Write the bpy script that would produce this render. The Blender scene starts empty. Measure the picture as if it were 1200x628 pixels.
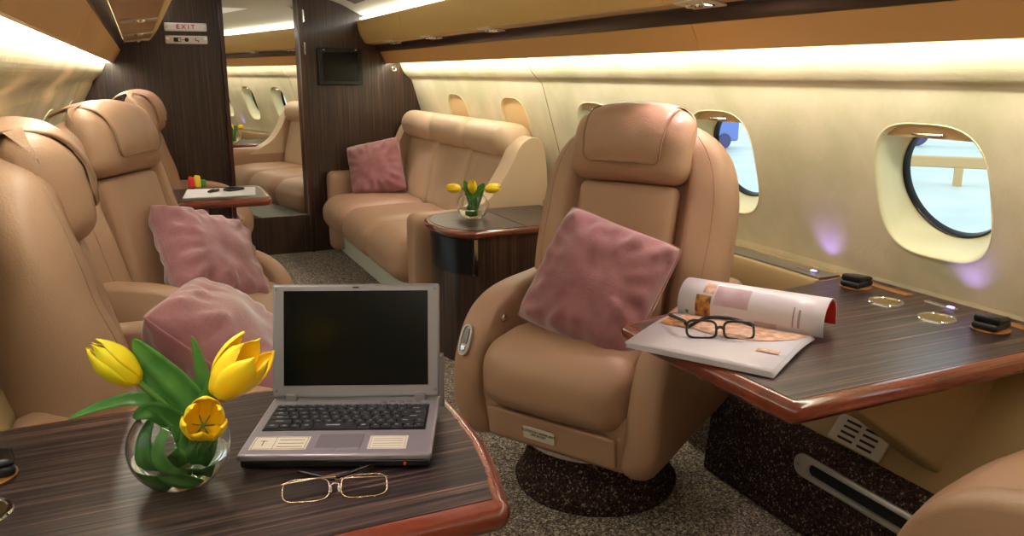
import bpy, bmesh, math, random
from mathutils import Vector, Matrix, noise
random.seed(7)
S = bpy.context.scene
COL = S.collection
PI = math.pi

# ------------------------------------------------------------------ materials
def srgb(r, g, b):
    f = lambda c: (c / 255 / 12.92) if c / 255 <= .04045 else ((c / 255 + .055) / 1.055) ** 2.4
    return (f(r), f(g), f(b), 1)

def mat(name, col, rough=.5, metal=0, bump=0, bscale=80, coat=0, trans=0, emit=None, estr=0, sheen=0, ior=1.45, var=None, vscale=8, spec=.5):
    m = bpy.data.materials.new(name); m.use_nodes = True
    nt = m.node_tree; b = nt.nodes['Principled BSDF']
    b.inputs['Base Color'].default_value = col
    b.inputs['Roughness'].default_value = rough
    b.inputs['Metallic'].default_value = metal
    b.inputs['Coat Weight'].default_value = coat
    b.inputs['Coat Roughness'].default_value = .08
    b.inputs['Transmission Weight'].default_value = trans
    b.inputs['IOR'].default_value = ior
    b.inputs['Sheen Weight'].default_value = sheen
    b.inputs['Specular IOR Level'].default_value = spec
    if emit:
        b.inputs['Emission Color'].default_value = emit
        b.inputs['Emission Strength'].default_value = estr
    tc = nt.nodes.new('ShaderNodeTexCoord')
    if bump:
        n = nt.nodes.new('ShaderNodeTexNoise'); n.inputs['Scale'].default_value = bscale; n.inputs['Detail'].default_value = 4
        bp = nt.nodes.new('ShaderNodeBump'); bp.inputs['Strength'].default_value = bump; bp.inputs['Distance'].default_value = .01
        nt.links.new(tc.outputs['Object'], n.inputs['Vector'])
        nt.links.new(n.outputs['Fac'], bp.inputs['Height']); nt.links.new(bp.outputs['Normal'], b.inputs['Normal'])
    if var:
        n = nt.nodes.new('ShaderNodeTexNoise'); n.inputs['Scale'].default_value = vscale; n.inputs['Detail'].default_value = 5
        r = nt.nodes.new('ShaderNodeValToRGB'); r.color_ramp.elements[0].position = .35; r.color_ramp.elements[1].position = .65
        r.color_ramp.elements[0].color = col; r.color_ramp.elements[1].color = var
        nt.links.new(tc.outputs['Object'], n.inputs['Vector']); nt.links.new(n.outputs['Fac'], r.inputs['Fac'])
        nt.links.new(r.outputs['Color'], b.inputs['Base Color'])
    return m

def grain_mat(name, cols, scale, rough=.3, coat=.5, dist=.0, detail=6, pos=None):
    """streaky veneer: noise squeezed along one axis"""
    m = bpy.data.materials.new(name); m.use_nodes = True
    nt = m.node_tree; b = nt.nodes['Principled BSDF']
    b.inputs['Roughness'].default_value = rough; b.inputs['Coat Weight'].default_value = coat; b.inputs['Coat Roughness'].default_value = .12
    tc = nt.nodes.new('ShaderNodeTexCoord'); mp = nt.nodes.new('ShaderNodeMapping'); mp.inputs['Scale'].default_value = scale
    n = nt.nodes.new('ShaderNodeTexNoise'); n.inputs['Scale'].default_value = 1; n.inputs['Detail'].default_value = detail; n.inputs['Roughness'].default_value = .75
    n.inputs['Distortion'].default_value = dist
    r = nt.nodes.new('ShaderNodeValToRGB'); cr = r.color_ramp
    pos = pos or [.35 + .3 * i / (len(cols) - 1) for i in range(len(cols))]
    cr.elements[0].position = pos[0]; cr.elements[0].color = cols[0]
    cr.elements[1].position = pos[-1]; cr.elements[1].color = cols[-1]
    for p, c in zip(pos[1:-1], cols[1:-1]):
        e = cr.elements.new(p); e.color = c
    nt.links.new(tc.outputs['Object'], mp.inputs['Vector']); nt.links.new(mp.outputs['Vector'], n.inputs['Vector'])
    nt.links.new(n.outputs['Fac'], r.inputs['Fac']); nt.links.new(r.outputs['Color'], b.inputs['Base Color'])
    return m

def carpet_mat(name, cols, scale):
    m = bpy.data.materials.new(name); m.use_nodes = True
    nt = m.node_tree; b = nt.nodes['Principled BSDF']; b.inputs['Roughness'].default_value = .95
    b.inputs['Specular IOR Level'].default_value = .15
    tc = nt.nodes.new('ShaderNodeTexCoord')
    v = nt.nodes.new('ShaderNodeTexVoronoi'); v.inputs['Scale'].default_value = scale
    w = nt.nodes.new('ShaderNodeSeparateColor')
    r = nt.nodes.new('ShaderNodeValToRGB'); cr = r.color_ramp; cr.interpolation = 'CONSTANT'
    cr.elements[0].position = 0; cr.elements[0].color = cols[0][1]
    cr.elements[1].position = cols[-1][0]; cr.elements[1].color = cols[-1][1]
    for p, c in cols[1:-1]:
        e = cr.elements.new(p); e.color = c
    bp = nt.nodes.new('ShaderNodeBump'); bp.inputs['Strength'].default_value = .8; bp.inputs['Distance'].default_value = .006
    nt.links.new(tc.outputs['Object'], v.inputs['Vector']); nt.links.new(v.outputs['Color'], w.inputs['Color'])
    nt.links.new(w.outputs['Red'], r.inputs['Fac']); nt.links.new(r.outputs['Color'], b.inputs['Base Color'])
    nt.links.new(v.outputs['Distance'], bp.inputs['Height']); nt.links.new(bp.outputs['Normal'], b.inputs['Normal'])
    bp.invert = True
    return m

M = dict(
    leather=mat('tan_leather', srgb(172, 136, 110), .42, bump=.12, bscale=180, spec=.4),
    leather_lit=mat('lit_tan_leather', srgb(206, 180, 150), .42, bump=.12, bscale=180, spec=.4),  # sofa leather painted paler to carry the highlights near the wall
    seam=mat('seam_thread', srgb(150, 118, 90), .7),
    velvet=mat('mauve_velvet', srgb(142, 90, 94), .85, sheen=.6, var=srgb(162, 108, 112), vscale=14, bump=.15, bscale=120),
    wall=mat('cream_wall_fabric', srgb(226, 214, 186), .8, bump=.12, bscale=60, var=srgb(200, 196, 160), vscale=3.5),
    beige=mat('beige_side_panel', srgb(172, 144, 100), .6, bump=.05, bscale=100),
    surround=mat('cream_window_surround', srgb(232, 226, 186), .3),
    shade=mat('tan_window_shade', srgb(226, 194, 144), .5),
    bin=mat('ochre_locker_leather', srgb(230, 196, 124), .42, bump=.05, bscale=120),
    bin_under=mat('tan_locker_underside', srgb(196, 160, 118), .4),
    valance=mat('amber_valance', srgb(224, 176, 112), .38, bump=.05, bscale=120),
    ceil=mat('pale_ceiling', srgb(214, 216, 204), .7),
    dark=grain_mat('dark_zebrano_vertical', [srgb(26, 16, 12), srgb(52, 34, 26), srgb(92, 64, 48)], (90, 90, 1.2), .32, .25),
    table=grain_mat('dark_macassar_table', [srgb(15, 13, 16), srgb(44, 36, 38), srgb(88, 66, 60), srgb(170, 124, 100)], (1.2, 105, 40), .33, .0, pos=[.34, .48, .58, .72]),
    strip=grain_mat('dark_trim_strip', [srgb(24, 12, 10), srgb(54, 30, 24)], (90, 2, 90), .38, .2),
    rim=grain_mat('red_mahogany_rim', [srgb(96, 36, 22), srgb(142, 62, 38)], (3, 8, 8), .2, .8),
    jamb=grain_mat('red_brown_jamb', [srgb(44, 16, 12), srgb(80, 32, 22)], (60, 60, 2), .3, .4),
    carpet=carpet_mat('speckled_carpet', [(0, srgb(90, 80, 74)), (.3, srgb(128, 116, 108)), (.62, srgb(164, 152, 138)), (.86, srgb(206, 196, 172))], 190),
    kick=carpet_mat('dark_speckled_carpet', [(0, srgb(42, 30, 28)), (.4, srgb(60, 44, 40)), (.75, srgb(84, 66, 58)), (.92, srgb(140, 120, 100))], 190),
    satin=mat('satin_silver', (.62, .6, .56, 1), .38, .7),
    chrome=mat('chrome', (.8, .79, .76, 1), .12, 1),
    brass=mat('brushed_brass', srgb(214, 190, 130), .22, 1),
    silver=mat('silver_plastic', srgb(146, 140, 146), .35, .35),
    silver2=mat('silver_trackpad', srgb(122, 116, 120), .4, .3),
    black=mat('black_plastic', srgb(16, 16, 18), .3),
    softblack=mat('matt_black_plastic', srgb(30, 29, 32), .5),
    screen=mat('dark_screen_glass', srgb(7, 8, 10), .2, spec=.3),
    key=mat('key_black', srgb(34, 33, 37), .45),
    legend=mat('key_legend_grey', srgb(150, 150, 155), .6),
    white=mat('white_paper', srgb(232, 226, 228), .6),
    page=mat('magazine_page', srgb(206, 198, 206), .32, coat=.2),
    plastic=mat('off_white_plastic', srgb(214, 208, 190), .4),
    label=mat('label_cream', srgb(206, 200, 178), .5),
    ink=mat('dark_ink', srgb(40, 36, 36), .6),
    inkgrey=mat('grey_ink', srgb(140, 130, 136), .6),
    red=mat('red_print', srgb(206, 44, 40), .5),
    green=mat('green_print', srgb(60, 130, 50), .5),
    yellow=mat('yellow_print', srgb(226, 190, 60), .5),
    skirt=mat('pale_sofa_skirt', srgb(206, 208, 186), .6),
    petal=mat('yellow_tulip_petal', srgb(250, 220, 40), .45, var=srgb(250, 206, 26), vscale=30),
    petal_lemon=mat('lemon_tulip_petal', srgb(226, 214, 24), .45, var=srgb(244, 214, 20), vscale=22),
    leaf=mat('tulip_leaf', srgb(84, 140, 62), .4, var=srgb(56, 112, 50), vscale=18),
    stem=mat('tulip_stem', srgb(96, 140, 60), .45),
    gold=mat('pale_gold_wire', srgb(216, 190, 160), .2, 1),
    frame=mat('black_acetate', srgb(20, 20, 22), .25, coat=.4),
    padwood=mat('tan_socket_ring', srgb(150, 100, 52), .4),
    dust=mat('ledge_metal', srgb(160, 156, 148), .3, .7),
    tarmac=mat('pale_apron', srgb(204, 214, 210), .5, var=srgb(184, 200, 198), vscale=.4),
    orange=mat('ochre_steel', srgb(206, 170, 120), .6),
    bluesteel=mat('blue_steel', srgb(120, 140, 215), .6),
    tyre=mat('violet_grey_rubber', srgb(90, 84, 130), .8),
    photo1=mat('print_amber', srgb(190, 130, 60), .35, var=srgb(90, 50, 30), vscale=60),
    photo2=mat('print_mauve', srgb(180, 150, 160), .35, var=srgb(200, 176, 186), vscale=20),
    photo3=mat('print_food', srgb(176, 120, 84), .35, var=srgb(226, 196, 176), vscale=45),
)
def emat(name, col, s):
    m = bpy.data.materials.new(name); m.use_nodes = True; nt = m.node_tree
    nt.nodes.remove(nt.nodes['Principled BSDF']); e = nt.nodes.new('ShaderNodeEmission')
    e.inputs['Color'].default_value = col; e.inputs['Strength'].default_value = s
    nt.links.new(e.outputs[0], nt.nodes['Material Output'].inputs['Surface']); return m
M['cove'] = emat('cove_lamp_light', (1, 1, .86, 1), 44)
M['ceilcove'] = emat('ceiling_cove_lamp_light', (1, 1, .94, 1), 13)
M['lens'] = emat('reading_lamp_light', (1, .93, .86, 1), 14)
M['violet'] = emat('violet_indicator_light', (.35, .2, 1, 1), 6)
def glass(name, tint=(1, 1, 1, 1), ior=1.45, rough=0):
    m = mat(name, tint, rough, trans=1, ior=ior); return m
M['glass'] = glass('clear_glass', (1, 1, 1, 1), 1.22)
M['water'] = glass('vase_water', (.93, .99, .92, 1), 1.14)
M['lensglass'] = glass('spectacle_lens', (1, 1, 1, 1), 1.04)
M['pane'] = glass('window_pane', (.93, 1, 1, 1), 1.02)
M['mirror'] = mat('mirror_silver', (.86, .86, .84, 1), .01, 1)

# ------------------------------------------------------------------ helpers
def link(o, parent=None):
    COL.objects.link(o)
    if parent: o.parent = parent
    return o
def build(name, bm, m, parent=None, smooth=True, bevel=0, seg=3, sub=0, loc=None, rot=None, angle=35, recalc=True, solid=0):
    if recalc: bmesh.ops.recalc_face_normals(bm, faces=bm.faces)
    me = bpy.data.meshes.new(name); bm.to_mesh(me); bm.free()
    ms = m if isinstance(m, (list, tuple)) else [m]
    for k in ms: me.materials.append(M[k])
    if smooth:
        for p in me.polygons: p.use_smooth = True
    o = bpy.data.objects.new(name, me); link(o, parent)
    if loc is not None: o.location = loc
    if rot is not None: o.rotation_euler = rot
    if solid:
        s = o.modifiers.new('Solidify', 'SOLIDIFY'); s.thickness = solid; s.offset = 0
    if bevel:
        b = o.modifiers.new('Bevel', 'BEVEL'); b.width = bevel; b.segments = seg; b.limit_method = 'ANGLE'; b.angle_limit = math.radians(angle)
        b.harden_normals = False
        if smooth: me.set_sharp_from_angle(angle=math.radians(60))
    elif smooth and not sub:
        me.set_sharp_from_angle(angle=math.radians(50))
    if sub:
        s = o.modifiers.new('Subsurf', 'SUBSURF'); s.levels = sub; s.render_levels = sub
    return o
def thing(name, label, cat, loc=(0, 0, 0), rotz=0, group=None):
    o = bpy.data.objects.new(name, None); link(o); o.location = loc; o.rotation_euler = (0, 0, rotz)
    o.empty_display_size = .1
    tag(o, label, cat, group); return o
def tag(o, label, cat, group=None):
    o['label'] = label; o['category'] = cat
    if group: o['group'] = group
    return o
def struct(o):
    o['kind'] = 'structure'; return o
def copy_tree(o, parent=None):
    c = o.copy(); COL.objects.link(c)
    if parent: c.parent = parent
    for ch in list(o.children): copy_tree(ch, c)
    return c
def abox(bm, x0, x1, y0, y1, z0, z1):
    vs = [bm.verts.new((x, y, z)) for x in (x0, x1) for y in (y0, y1) for z in (z0, z1)]
    for f in ((0, 1, 3, 2), (4, 6, 7, 5), (0, 4, 5, 1), (2, 3, 7, 6), (0, 2, 6, 4), (1, 5, 7, 3)):
        bm.faces.new([vs[i] for i in f])
def boxbm(*a):
    bm = bmesh.new(); abox(bm, *a); return bm
def cbox(sx, sy, sz, c=(0, 0, 0)):
    return boxbm(c[0] - sx / 2, c[0] + sx / 2, c[1] - sy / 2, c[1] + sy / 2, c[2] - sz / 2, c[2] + sz / 2)
def xf(bm, mtx):
    bmesh.ops.transform(bm, matrix=mtx, verts=bm.verts); return bm
def prism(pts, a0, a1, axis='z', bm=None):
    bm = bm or bmesh.new()
    def P(p, a):
        return {'z': (p[0], p[1], a), 'y': (p[0], a, p[1]), 'x': (a, p[0], p[1])}[axis]
    A = [bm.verts.new(P(p, a0)) for p in pts]; B = [bm.verts.new(P(p, a1)) for p in pts]
    n = len(pts)
    for i in range(n): bm.faces.new((A[i], A[(i + 1) % n], B[(i + 1) % n], B[i]))
    bm.faces.new(A[::-1]); bm.faces.new(B); return bm
def loft(rings, bm=None, cap=True, closed=True):
    bm = bm or bmesh.new()
    R = [[bm.verts.new(p) for p in r] for r in rings]
    for a, b in zip(R, R[1:]):
        n = len(a)
        for i in range(n if closed else n - 1):
            bm.faces.new((a[i], a[(i + 1) % n], b[(i + 1) % n], b[i]))
    if cap and closed:
        bm.faces.new(R[0][::-1]); bm.faces.new(R[-1])
    return bm
def lathe(prof, seg=32, bm=None, cap=False):
    return loft([[(r * math.cos(2 * PI * i / seg), r * math.sin(2 * PI * i / seg), z) for i in range(seg)] for r, z in prof], bm, cap)
def tube(pts, r, n=8, bm=None, cyc=False, rad=None, flat=1):
    bm = bm or bmesh.new(); pts = [Vector(p) for p in pts]; N = len(pts); rings = []
    up = None
    for i, p in enumerate(pts):
        t = (pts[(i + 1) % N] - pts[i - 1]) if cyc else (pts[min(i + 1, N - 1)] - pts[max(i - 1, 0)])
        t.normalize()
        if up is None: up = Vector((0, 0, 1)) if abs(t.z) < .9 else Vector((1, 0, 0))
        s = t.cross(up).normalized(); up = s.cross(t).normalized()
        q = (rad[i] if rad else 1) * r
        rings.append([p + s * q * math.cos(2 * PI * k / n) + up * q * flat * math.sin(2 * PI * k / n) for k in range(n)])
    if cyc: rings.append(rings[0]); 
    if cyc:
        R = [[bm.verts.new(p) for p in r] for r in rings[:-1]]; R.append(R[0])
        for a, b in zip(R, R[1:]):
            for i in range(n): bm.faces.new((a[i], a[(i + 1) % n], b[(i + 1) % n], b[i]))
        return bm
    return loft(rings, bm)
def smooth_path(pts, k=6, cyc=False):
    P = [Vector(p) for p in pts]; n = len(P); out = []
    rng = range(n if cyc else n - 1)
    for i in rng:
        p0 = P[i - 1] if (cyc or i > 0) else P[0]; p1 = P[i]; p2 = P[(i + 1) % n]; p3 = P[(i + 2) % n] if (cyc or i + 2 < n) else P[-1]
        for j in range(k):
            t = j / k
            out.append(.5 * ((2 * p1) + (p2 - p0) * t + (2 * p0 - 5 * p1 + 4 * p2 - p3) * t * t + (3 * p1 - p0 - 3 * p2 + p3) * t ** 3))
    if not cyc: out.append(P[-1])
    return out
def oval(a, b, n=40, e=2.0):
    out = []
    for i in range(n):
        t = 2 * PI * i / n; c, s = math.cos(t), math.sin(t)
        out.append((a * math.copysign(abs(c) ** (2 / e), c), b * math.copysign(abs(s) ** (2 / e), s)))
    return out
def softbox(sx, sy, sz, r, n=14, deform=None, bm=None):
    """rounded soft cushion centred on origin"""
    t = bmesh.new(); bmesh.ops.create_cube(t, size=2)
    bmesh.ops.subdivide_edges(t, edges=t.edges, cuts=n, use_grid_fill=True)
    h = Vector((sx / 2, sy / 2, sz / 2)); rr = [min(r, a) for a in h]
    inner = Vector([max(a - min(r, a), 0) for a in h])
    for v in t.verts:
        # concentrate vertices near edges
        q = Vector([math.copysign(abs(c) ** .8, c) for c in v.co])
        p = Vector([q[i] * h[i] for i in range(3)])
        c = Vector([max(-inner[i], min(inner[i], p[i])) for i in range(3)])
        d = p - c
        if d.length > 1e-9: 
            d.normalize(); p = c + Vector([d[i] * rr[i] for i in range(3)])
        u = Vector([p[i] / h[i] for i in range(3)])
        if deform: p = Vector(deform(p, u))
        v.co = p
    return t
def nz(x, y, z, s=1, amp=1):
    return noise.noise(Vector((x * s, y * s, z * s))) * amp
def text_mesh(name, body, size, m, parent, loc, rot, align='CENTER', ext=.0006):
    c = bpy.data.curves.new(name, 'FONT'); c.body = body; c.size = size; c.align_x = align; c.align_y = 'CENTER'; c.extrude = ext; c.offset = size * .02
    t = bpy.data.objects.new(name, c); COL.objects.link(t)
    dg = bpy.context.evaluated_depsgraph_get(); me = bpy.data.meshes.new_from_object(t.evaluated_get(dg))
    bpy.data.objects.remove(t); me.name = name; me.materials.clear(); me.materials.append(M[m])
    o = bpy.data.objects.new(name, me); link(o, parent); o.location = loc; o.rotation_euler = rot
    return o
def sstep(a, b, x):
    t = max(0, min(1, (x - a) / (b - a))); return t * t * (3 - 2 * t)

# ------------------------------------------------------------------ room constants
YB, Y0 = 6.3, -1.3
CX = .86
WR = [(1.84, 1.50), (1.872, 1.43), (1.898, 1.37), (1.925, 1.335), (1.950, 1.315), (1.966, 1.295), (1.985, 1.235)]     # right wall, above the window band
WIN_T, WIN_B = (1.985, 1.235), (2.115, .795)
WRL = [(2.115, .795), (2.141, .705), (2.155, .60)]
mir = lambda x: 2 * CX - .03 - x

def wall_side(name, f, wins, y0, y1):
    """f maps right wall x to the wanted x"""
    bm = bmesh.new()
    def band(p, q, n=1):
        a = [bm.verts.new((f(p[0]), y, p[1])) for y in (y0, y1)]; b = [bm.verts.new((f(q[0]), y, q[1])) for y in (y0, y1)]
        bm.faces.new((a[0], a[1], b[1], b[0]))
    pts = smooth_path([(x, 0, z) for x, z in WR], 5)
    for a, b in zip(pts, pts[1:]): band((a.x, a.z), (b.x, b.z))
    for a, b in zip(WRL, WRL[1:]): band(a, b)
    # window band with holes
    T, B = Vector((WIN_T[0], 0, WIN_T[1])), Vector((WIN_B[0], 0, WIN_B[1]))
    C = (T + B) / 2; L = (T - B).length; up = (T - B).normalized()
    def W(y, v): p = C + up * v; return (f(p.x), y, p.z)
    edges = [y0]
    for a, b in zip(wins, wins[1:]): edges.append((a + b) / 2)
    edges.append(y1); cells = []
    for i, wy in enumerate(wins):
        ya, yb = edges[i], edges[i + 1]
        hw = min(.30, wy - ya - .001, yb - wy - .001)
        n = 64; hole = [(wy + p[0], p[1]) for p in oval(.19, .205, n, 3.2)]
        rect = []
        for (hy, hv) in hole:
            dy, dv = hy - wy, hv
            s = min(hw / abs(dy) if abs(dy) > 1e-6 else 1e9, (L / 2) / abs(dv) if abs(dv) > 1e-6 else 1e9)
            rect.append((wy + dy * s, dv * s))
        A = [bm.verts.new(W(*p)) for p in hole]; R = [bm.verts.new(W(*p)) for p in rect]
        for k in range(n): bm.faces.new((A[k], A[(k + 1) % n], R[(k + 1) % n], R[k]))
        # corners
        for sy in (-1, 1):
            for sv in (-1, 1):
                c = bm.verts.new(W(wy + sy * hw, sv * L / 2))
                q = [k for k in range(n)]
                k0 = [k for k in q if abs(rect[k][0] - (wy + sy * hw)) < 1e-6 and rect[k][1] * sv > 0]
                k1 = [k for k in q if abs(rect[k][1] - sv * L / 2) < 1e-6 and (rect[k][0] - wy) * sy > 0]
                a = max(k0, key=lambda k: abs(rect[k][1])); b = max(k1, key=lambda k: abs(rect[k][0] - wy))
                if a != b: bm.faces.new((R[a], c, R[b]))
        for (p, q) in ((ya, wy - hw), (wy + hw, yb)):
            if q - p > .002:
                bm.faces.new([bm.verts.new(W(*z)) for z in ((p, -L / 2), (q, -L / 2), (q, L / 2), (p, L / 2))])
    bmesh.ops.remove_doubles(bm, verts=bm.verts, dist=.0006)
    o = struct(build(name, bm, 'wall', smooth=False)); 
    return o
WY = [.70, 1.63, 2.56, 3.50, 4.47, 5.42]
wall_side('wall_right', lambda x: x, WY, Y0, YB)
LY = [1.35, 2.50, 3.66, 4.85]
fl = lambda x: mir(x) - max(0, (x - 1.975) * .9)
wall_side('wall_left', fl, LY, Y0, YB)

def window(n, f, y, shade, sgn, grp):
    T, B = Vector((WIN_T[0], 0, WIN_T[1])), Vector((WIN_B[0], 0, WIN_B[1]))
    C = (T + B) / 2; up = (T - B).normalized(); nrm = Vector((-up.z, 0, up.x))  # towards cabin for the right wall
    if nrm.x > 0: nrm = -nrm
    def W(yy, v, d):   # d = depth outwards
        p = C + up * v - nrm * d; return (f(p.x), y + yy, p.z)
    root = bpy.data.objects.new('window_%d' % n, None); link(root); struct(root)
    # surround: lip then recess to the round pane
    def ring(a, b, e, d, cz=0): return [W(p[0], p[1] + cz, d) for p in oval(a, b, 64, e)]
    rings = [ring(.194, .209, 3.2, .001), ring(.192, .207, 3.2, -.002), ring(.190, .205, 3.2, -.002), ring(.187, .202, 3.2, .001), ring(.184, .199, 3.1, .012),
             ring(.182, .194, 2.8, .05), ring(.179, .184, 2.3, .085), ring(.176, .176, 2, .10)]
    build('window_surround', loft(rings, cap=False), 'surround', root)
    build('gasket', loft([ring(.176, .176, 2, .098), ring(.174, .174, 2, .095), ring(.170, .170, 2, .098), ring(.167, .167, 2, .12)], cap=False), 'black', root)
    build('pane', loft([ring(.169, .169, 2, .115), ring(.169, .169, 2, .121)]), 'pane', root)
    # pull-down shade, a slab sliding behind the lip
    lo = .155 if shade < .5 else -.19
    pts = [p for p in oval(.184, .199, 64, 3.1) if p[1] >= lo]
    pts.sort(key=lambda p: math.atan2(p[1] - lo - .01, p[0]))
    a = [W(p[0], p[1], .016) for p in pts]; b = [W(p[0], p[1], .020) for p in pts]
    sh = build('window_shade', loft([a, b]), 'shade', root, smooth=False)
    hv = .172 if shade < .5 else -.15
    hp = [W(-.05 + .1 * i / 10, hv, .012 - .004 * math.sin(PI * i / 10)) for i in range(11)]
    build('shade_handle', tube(hp, .004, 6), 'chrome', sh)
    return root
k = 1
for y in WY: window(k, lambda x: x, y, 1 if y > 4 else 0, 1, 'r'); k += 1
for y in LY: window(k, fl, y, 0, -1, 'l'); k += 1

pj = smooth_path([(x, 0, z) for x, z in WR + [WIN_B]], 5)
struct(build('trim_6', tube([(p.x - .0005, 3.985 - .12 * (1.5 - p.z) * 0, p.z) for p in pj], .0022, 6), 'seam'))
struct(build('trim_7', tube([(p.x - .0005, 1.16, p.z) for p in pj], .0022, 6), 'seam'))
# floor, ceiling, bulkhead
struct(build('floor', boxbm(-.6, 2.2, Y0, YB + .1, -.03, 0), 'carpet', smooth=False))
cp = [(.05, 1.775), (.14, 1.78), (.35, 1.87), (.62, 1.915), (CX, 1.925), (1.10, 1.915), (1.38, 1.87), (1.58, 1.78), (1.68, 1.775)]
cp = [(p.x, p.z) for p in smooth_path([(a, 0, b) for a, b in cp], 5)]
bm = loft([[(a, Y0, b) for a, b in cp] + [(a, Y0, b + .02) for a, b in cp[::-1]], [(a, YB + .04, b) for a, b in cp] + [(a, YB + .04, b + .02) for a, b in cp[::-1]]])
struct(build('ceiling', bm, 'ceil'))
# bulkhead at the end: two veneered panels beside the mirror plus the panel under it
sec = [(mir(2.14), 0), (2.14, 0), (2.14, .7), (2.115, .795), (1.985, 1.235), (1.935, 1.325), (1.84, 1.5), (1.72, 1.60), (1.62, 1.78), (1.1, 1.93), (.6, 1.93), (.10, 1.78), (0, 1.60)]
def clip(poly, x0, x1):
    def half(P, f):
        out = []
        for i in range(len(P)):
            a, b = P[i - 1], P[i]; fa, fb = f(a), f(b)
            if (fa >= 0) != (fb >= 0):
                t = fa / (fa - fb); out.append((a[0] + (b[0] - a[0]) * t, a[1] + (b[1] - a[1]) * t))
            if fb >= 0: out.append(b)
        return out
    return half(half(poly, lambda p: p[0] - x0), lambda p: x1 - p[0])
full = [(fl(2.14) - .04, 0), (2.18, 0), (2.18, .7), (2.145, .795), (2.015, 1.235), (1.995, 1.31), (1.95, 1.35), (1.90, 1.42), (1.86, 1.5), (1.72, 1.62), (1.62, 1.80), (1.38, 1.88), (1.1, 1.925), (CX, 1.935), (.62, 1.925), (.35, 1.88), (.10, 1.80), (0, 1.62), (fl(1.86), 1.5), (fl(1.90), 1.42), (fl(1.95) - .02, 1.35), (fl(1.985) - .04, 1.235), (fl(2.115) - .04, .795), (fl(2.14) - .04, .7)]
bm = bmesh.new()
for a, b in ((-.8, .57), (1.13, 2.2)): prism(clip(full, a, b), YB, YB + .05, 'y', bm)
prism([(.57, 0), (1.13, 0), (1.13, .29), (.57, .29)], YB, YB + .05, 'y', bm)
prism([(.57, .29), (1.13, .29), (1.13, 1.935), (.57, 1.935)], YB + .045, YB + .05, 'y', bm)
struct(build('wall_back', bm, 'dark', smooth=False))
bm = prism(full, Y0 - .05, Y0, 'y'); struct(build('wall_front', bm, 'beige', smooth=False))

# mirror panel, turned a few degrees
mt = thing('mirror_panel', 'tall mirror set in the dark wood bulkhead, reflecting the sofa', 'mirror', (.85, YB, 0))
ang = math.radians(6.3)
R = Matrix.Rotation(ang, 4, 'Z')
build('mirror_glass', xf(boxbm(-.275, .275, -.004, .004, .29, 1.92), Matrix.Translation((0, .012, 0)) @ R), 'mirror', mt, smooth=False)
build('side_post', boxbm(-.29, -.262, -.055, .05, .0, 1.93), 'jamb', mt, smooth=False, bevel=.004)
build('side_post', boxbm(.262, .29, -.03, .05, .0, 1.93), 'jamb', mt, smooth=False, bevel=.004)
for z in (1.76, 1.53):
    h = build('hinge', boxbm(.292, .300, -.022, -.006, z - .045, z + .045), 'chrome', mt, smooth=False, bevel=.002)
    build('hinge_knuckle', xf(lathe([(.0, -.04), (.006, -.04), (.006, .04), (0, .04)], 12), Matrix.Translation((.300, -.016, z))), 'chrome', h)

# lower side panels, risers, ledges
def lower(name, f, yend):
    bm = prism([(f(1.765), .285), (f(2.02), .62), (f(2.20), .66), (f(2.20), .28)], Y0, YB, 'y')
    o = struct(build(name, bm, 'beige', smooth=False))
    return o
lower('trim_1', lambda x: x, YB); lower('trim_2', fl, YB)
bm = prism([(1.685, 0), (1.712, .275), (1.735, .295), (2.14, .30), (2.14, 0)], Y0, 2.12, 'y')
struct(build('trim_3', bm, 'kick', bevel=.012, seg=2))
bm = prism([(fl(1.685), 0), (fl(1.712), .275), (fl(1.735), .295), (fl(2.14), .30), (fl(2.14), 0)], Y0, 2.12, 'y')
struct(build('trim_4', bm, 'kick', bevel=.012, seg=2))
bm = boxbm(2.0, 2.14, 2.12, YB, 0, .30); struct(build('trim_5', bm, 'kick', smooth=False))
for nm, f in (('right', lambda x: x), ('left', fl)):
    t = thing('side_ledge', 'long beige armrest ledge with grey metal strip along the %s cabin wall' % nm, 'ledge', (f(2.07), 2.5, .6))
    a = f(1.985) - f(2.07); b = f(2.142) - f(2.07)
    segs = ((1.97 - 2.5, 4.0 - 2.5),) if nm == 'right' else ((1.74 - 2.5, 3.7),)
    bm = bmesh.new(); bm2 = bmesh.new()
    for s0, s1 in segs:
        prism([(a, -.02), (a * 1.05, .06), (a * .9, .085), (b, .085), (b, -.02)], s0, s1, 'y', bm)
        x0, x1 = sorted((a * .8, b * .35)); abox(bm2, x0, x1, s0, s1, .085, .091)
    build('ledge_body', bm, 'beige', t, bevel=.008)
    build('metal_strip', bm2, 'dust', t, smooth=False)

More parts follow.
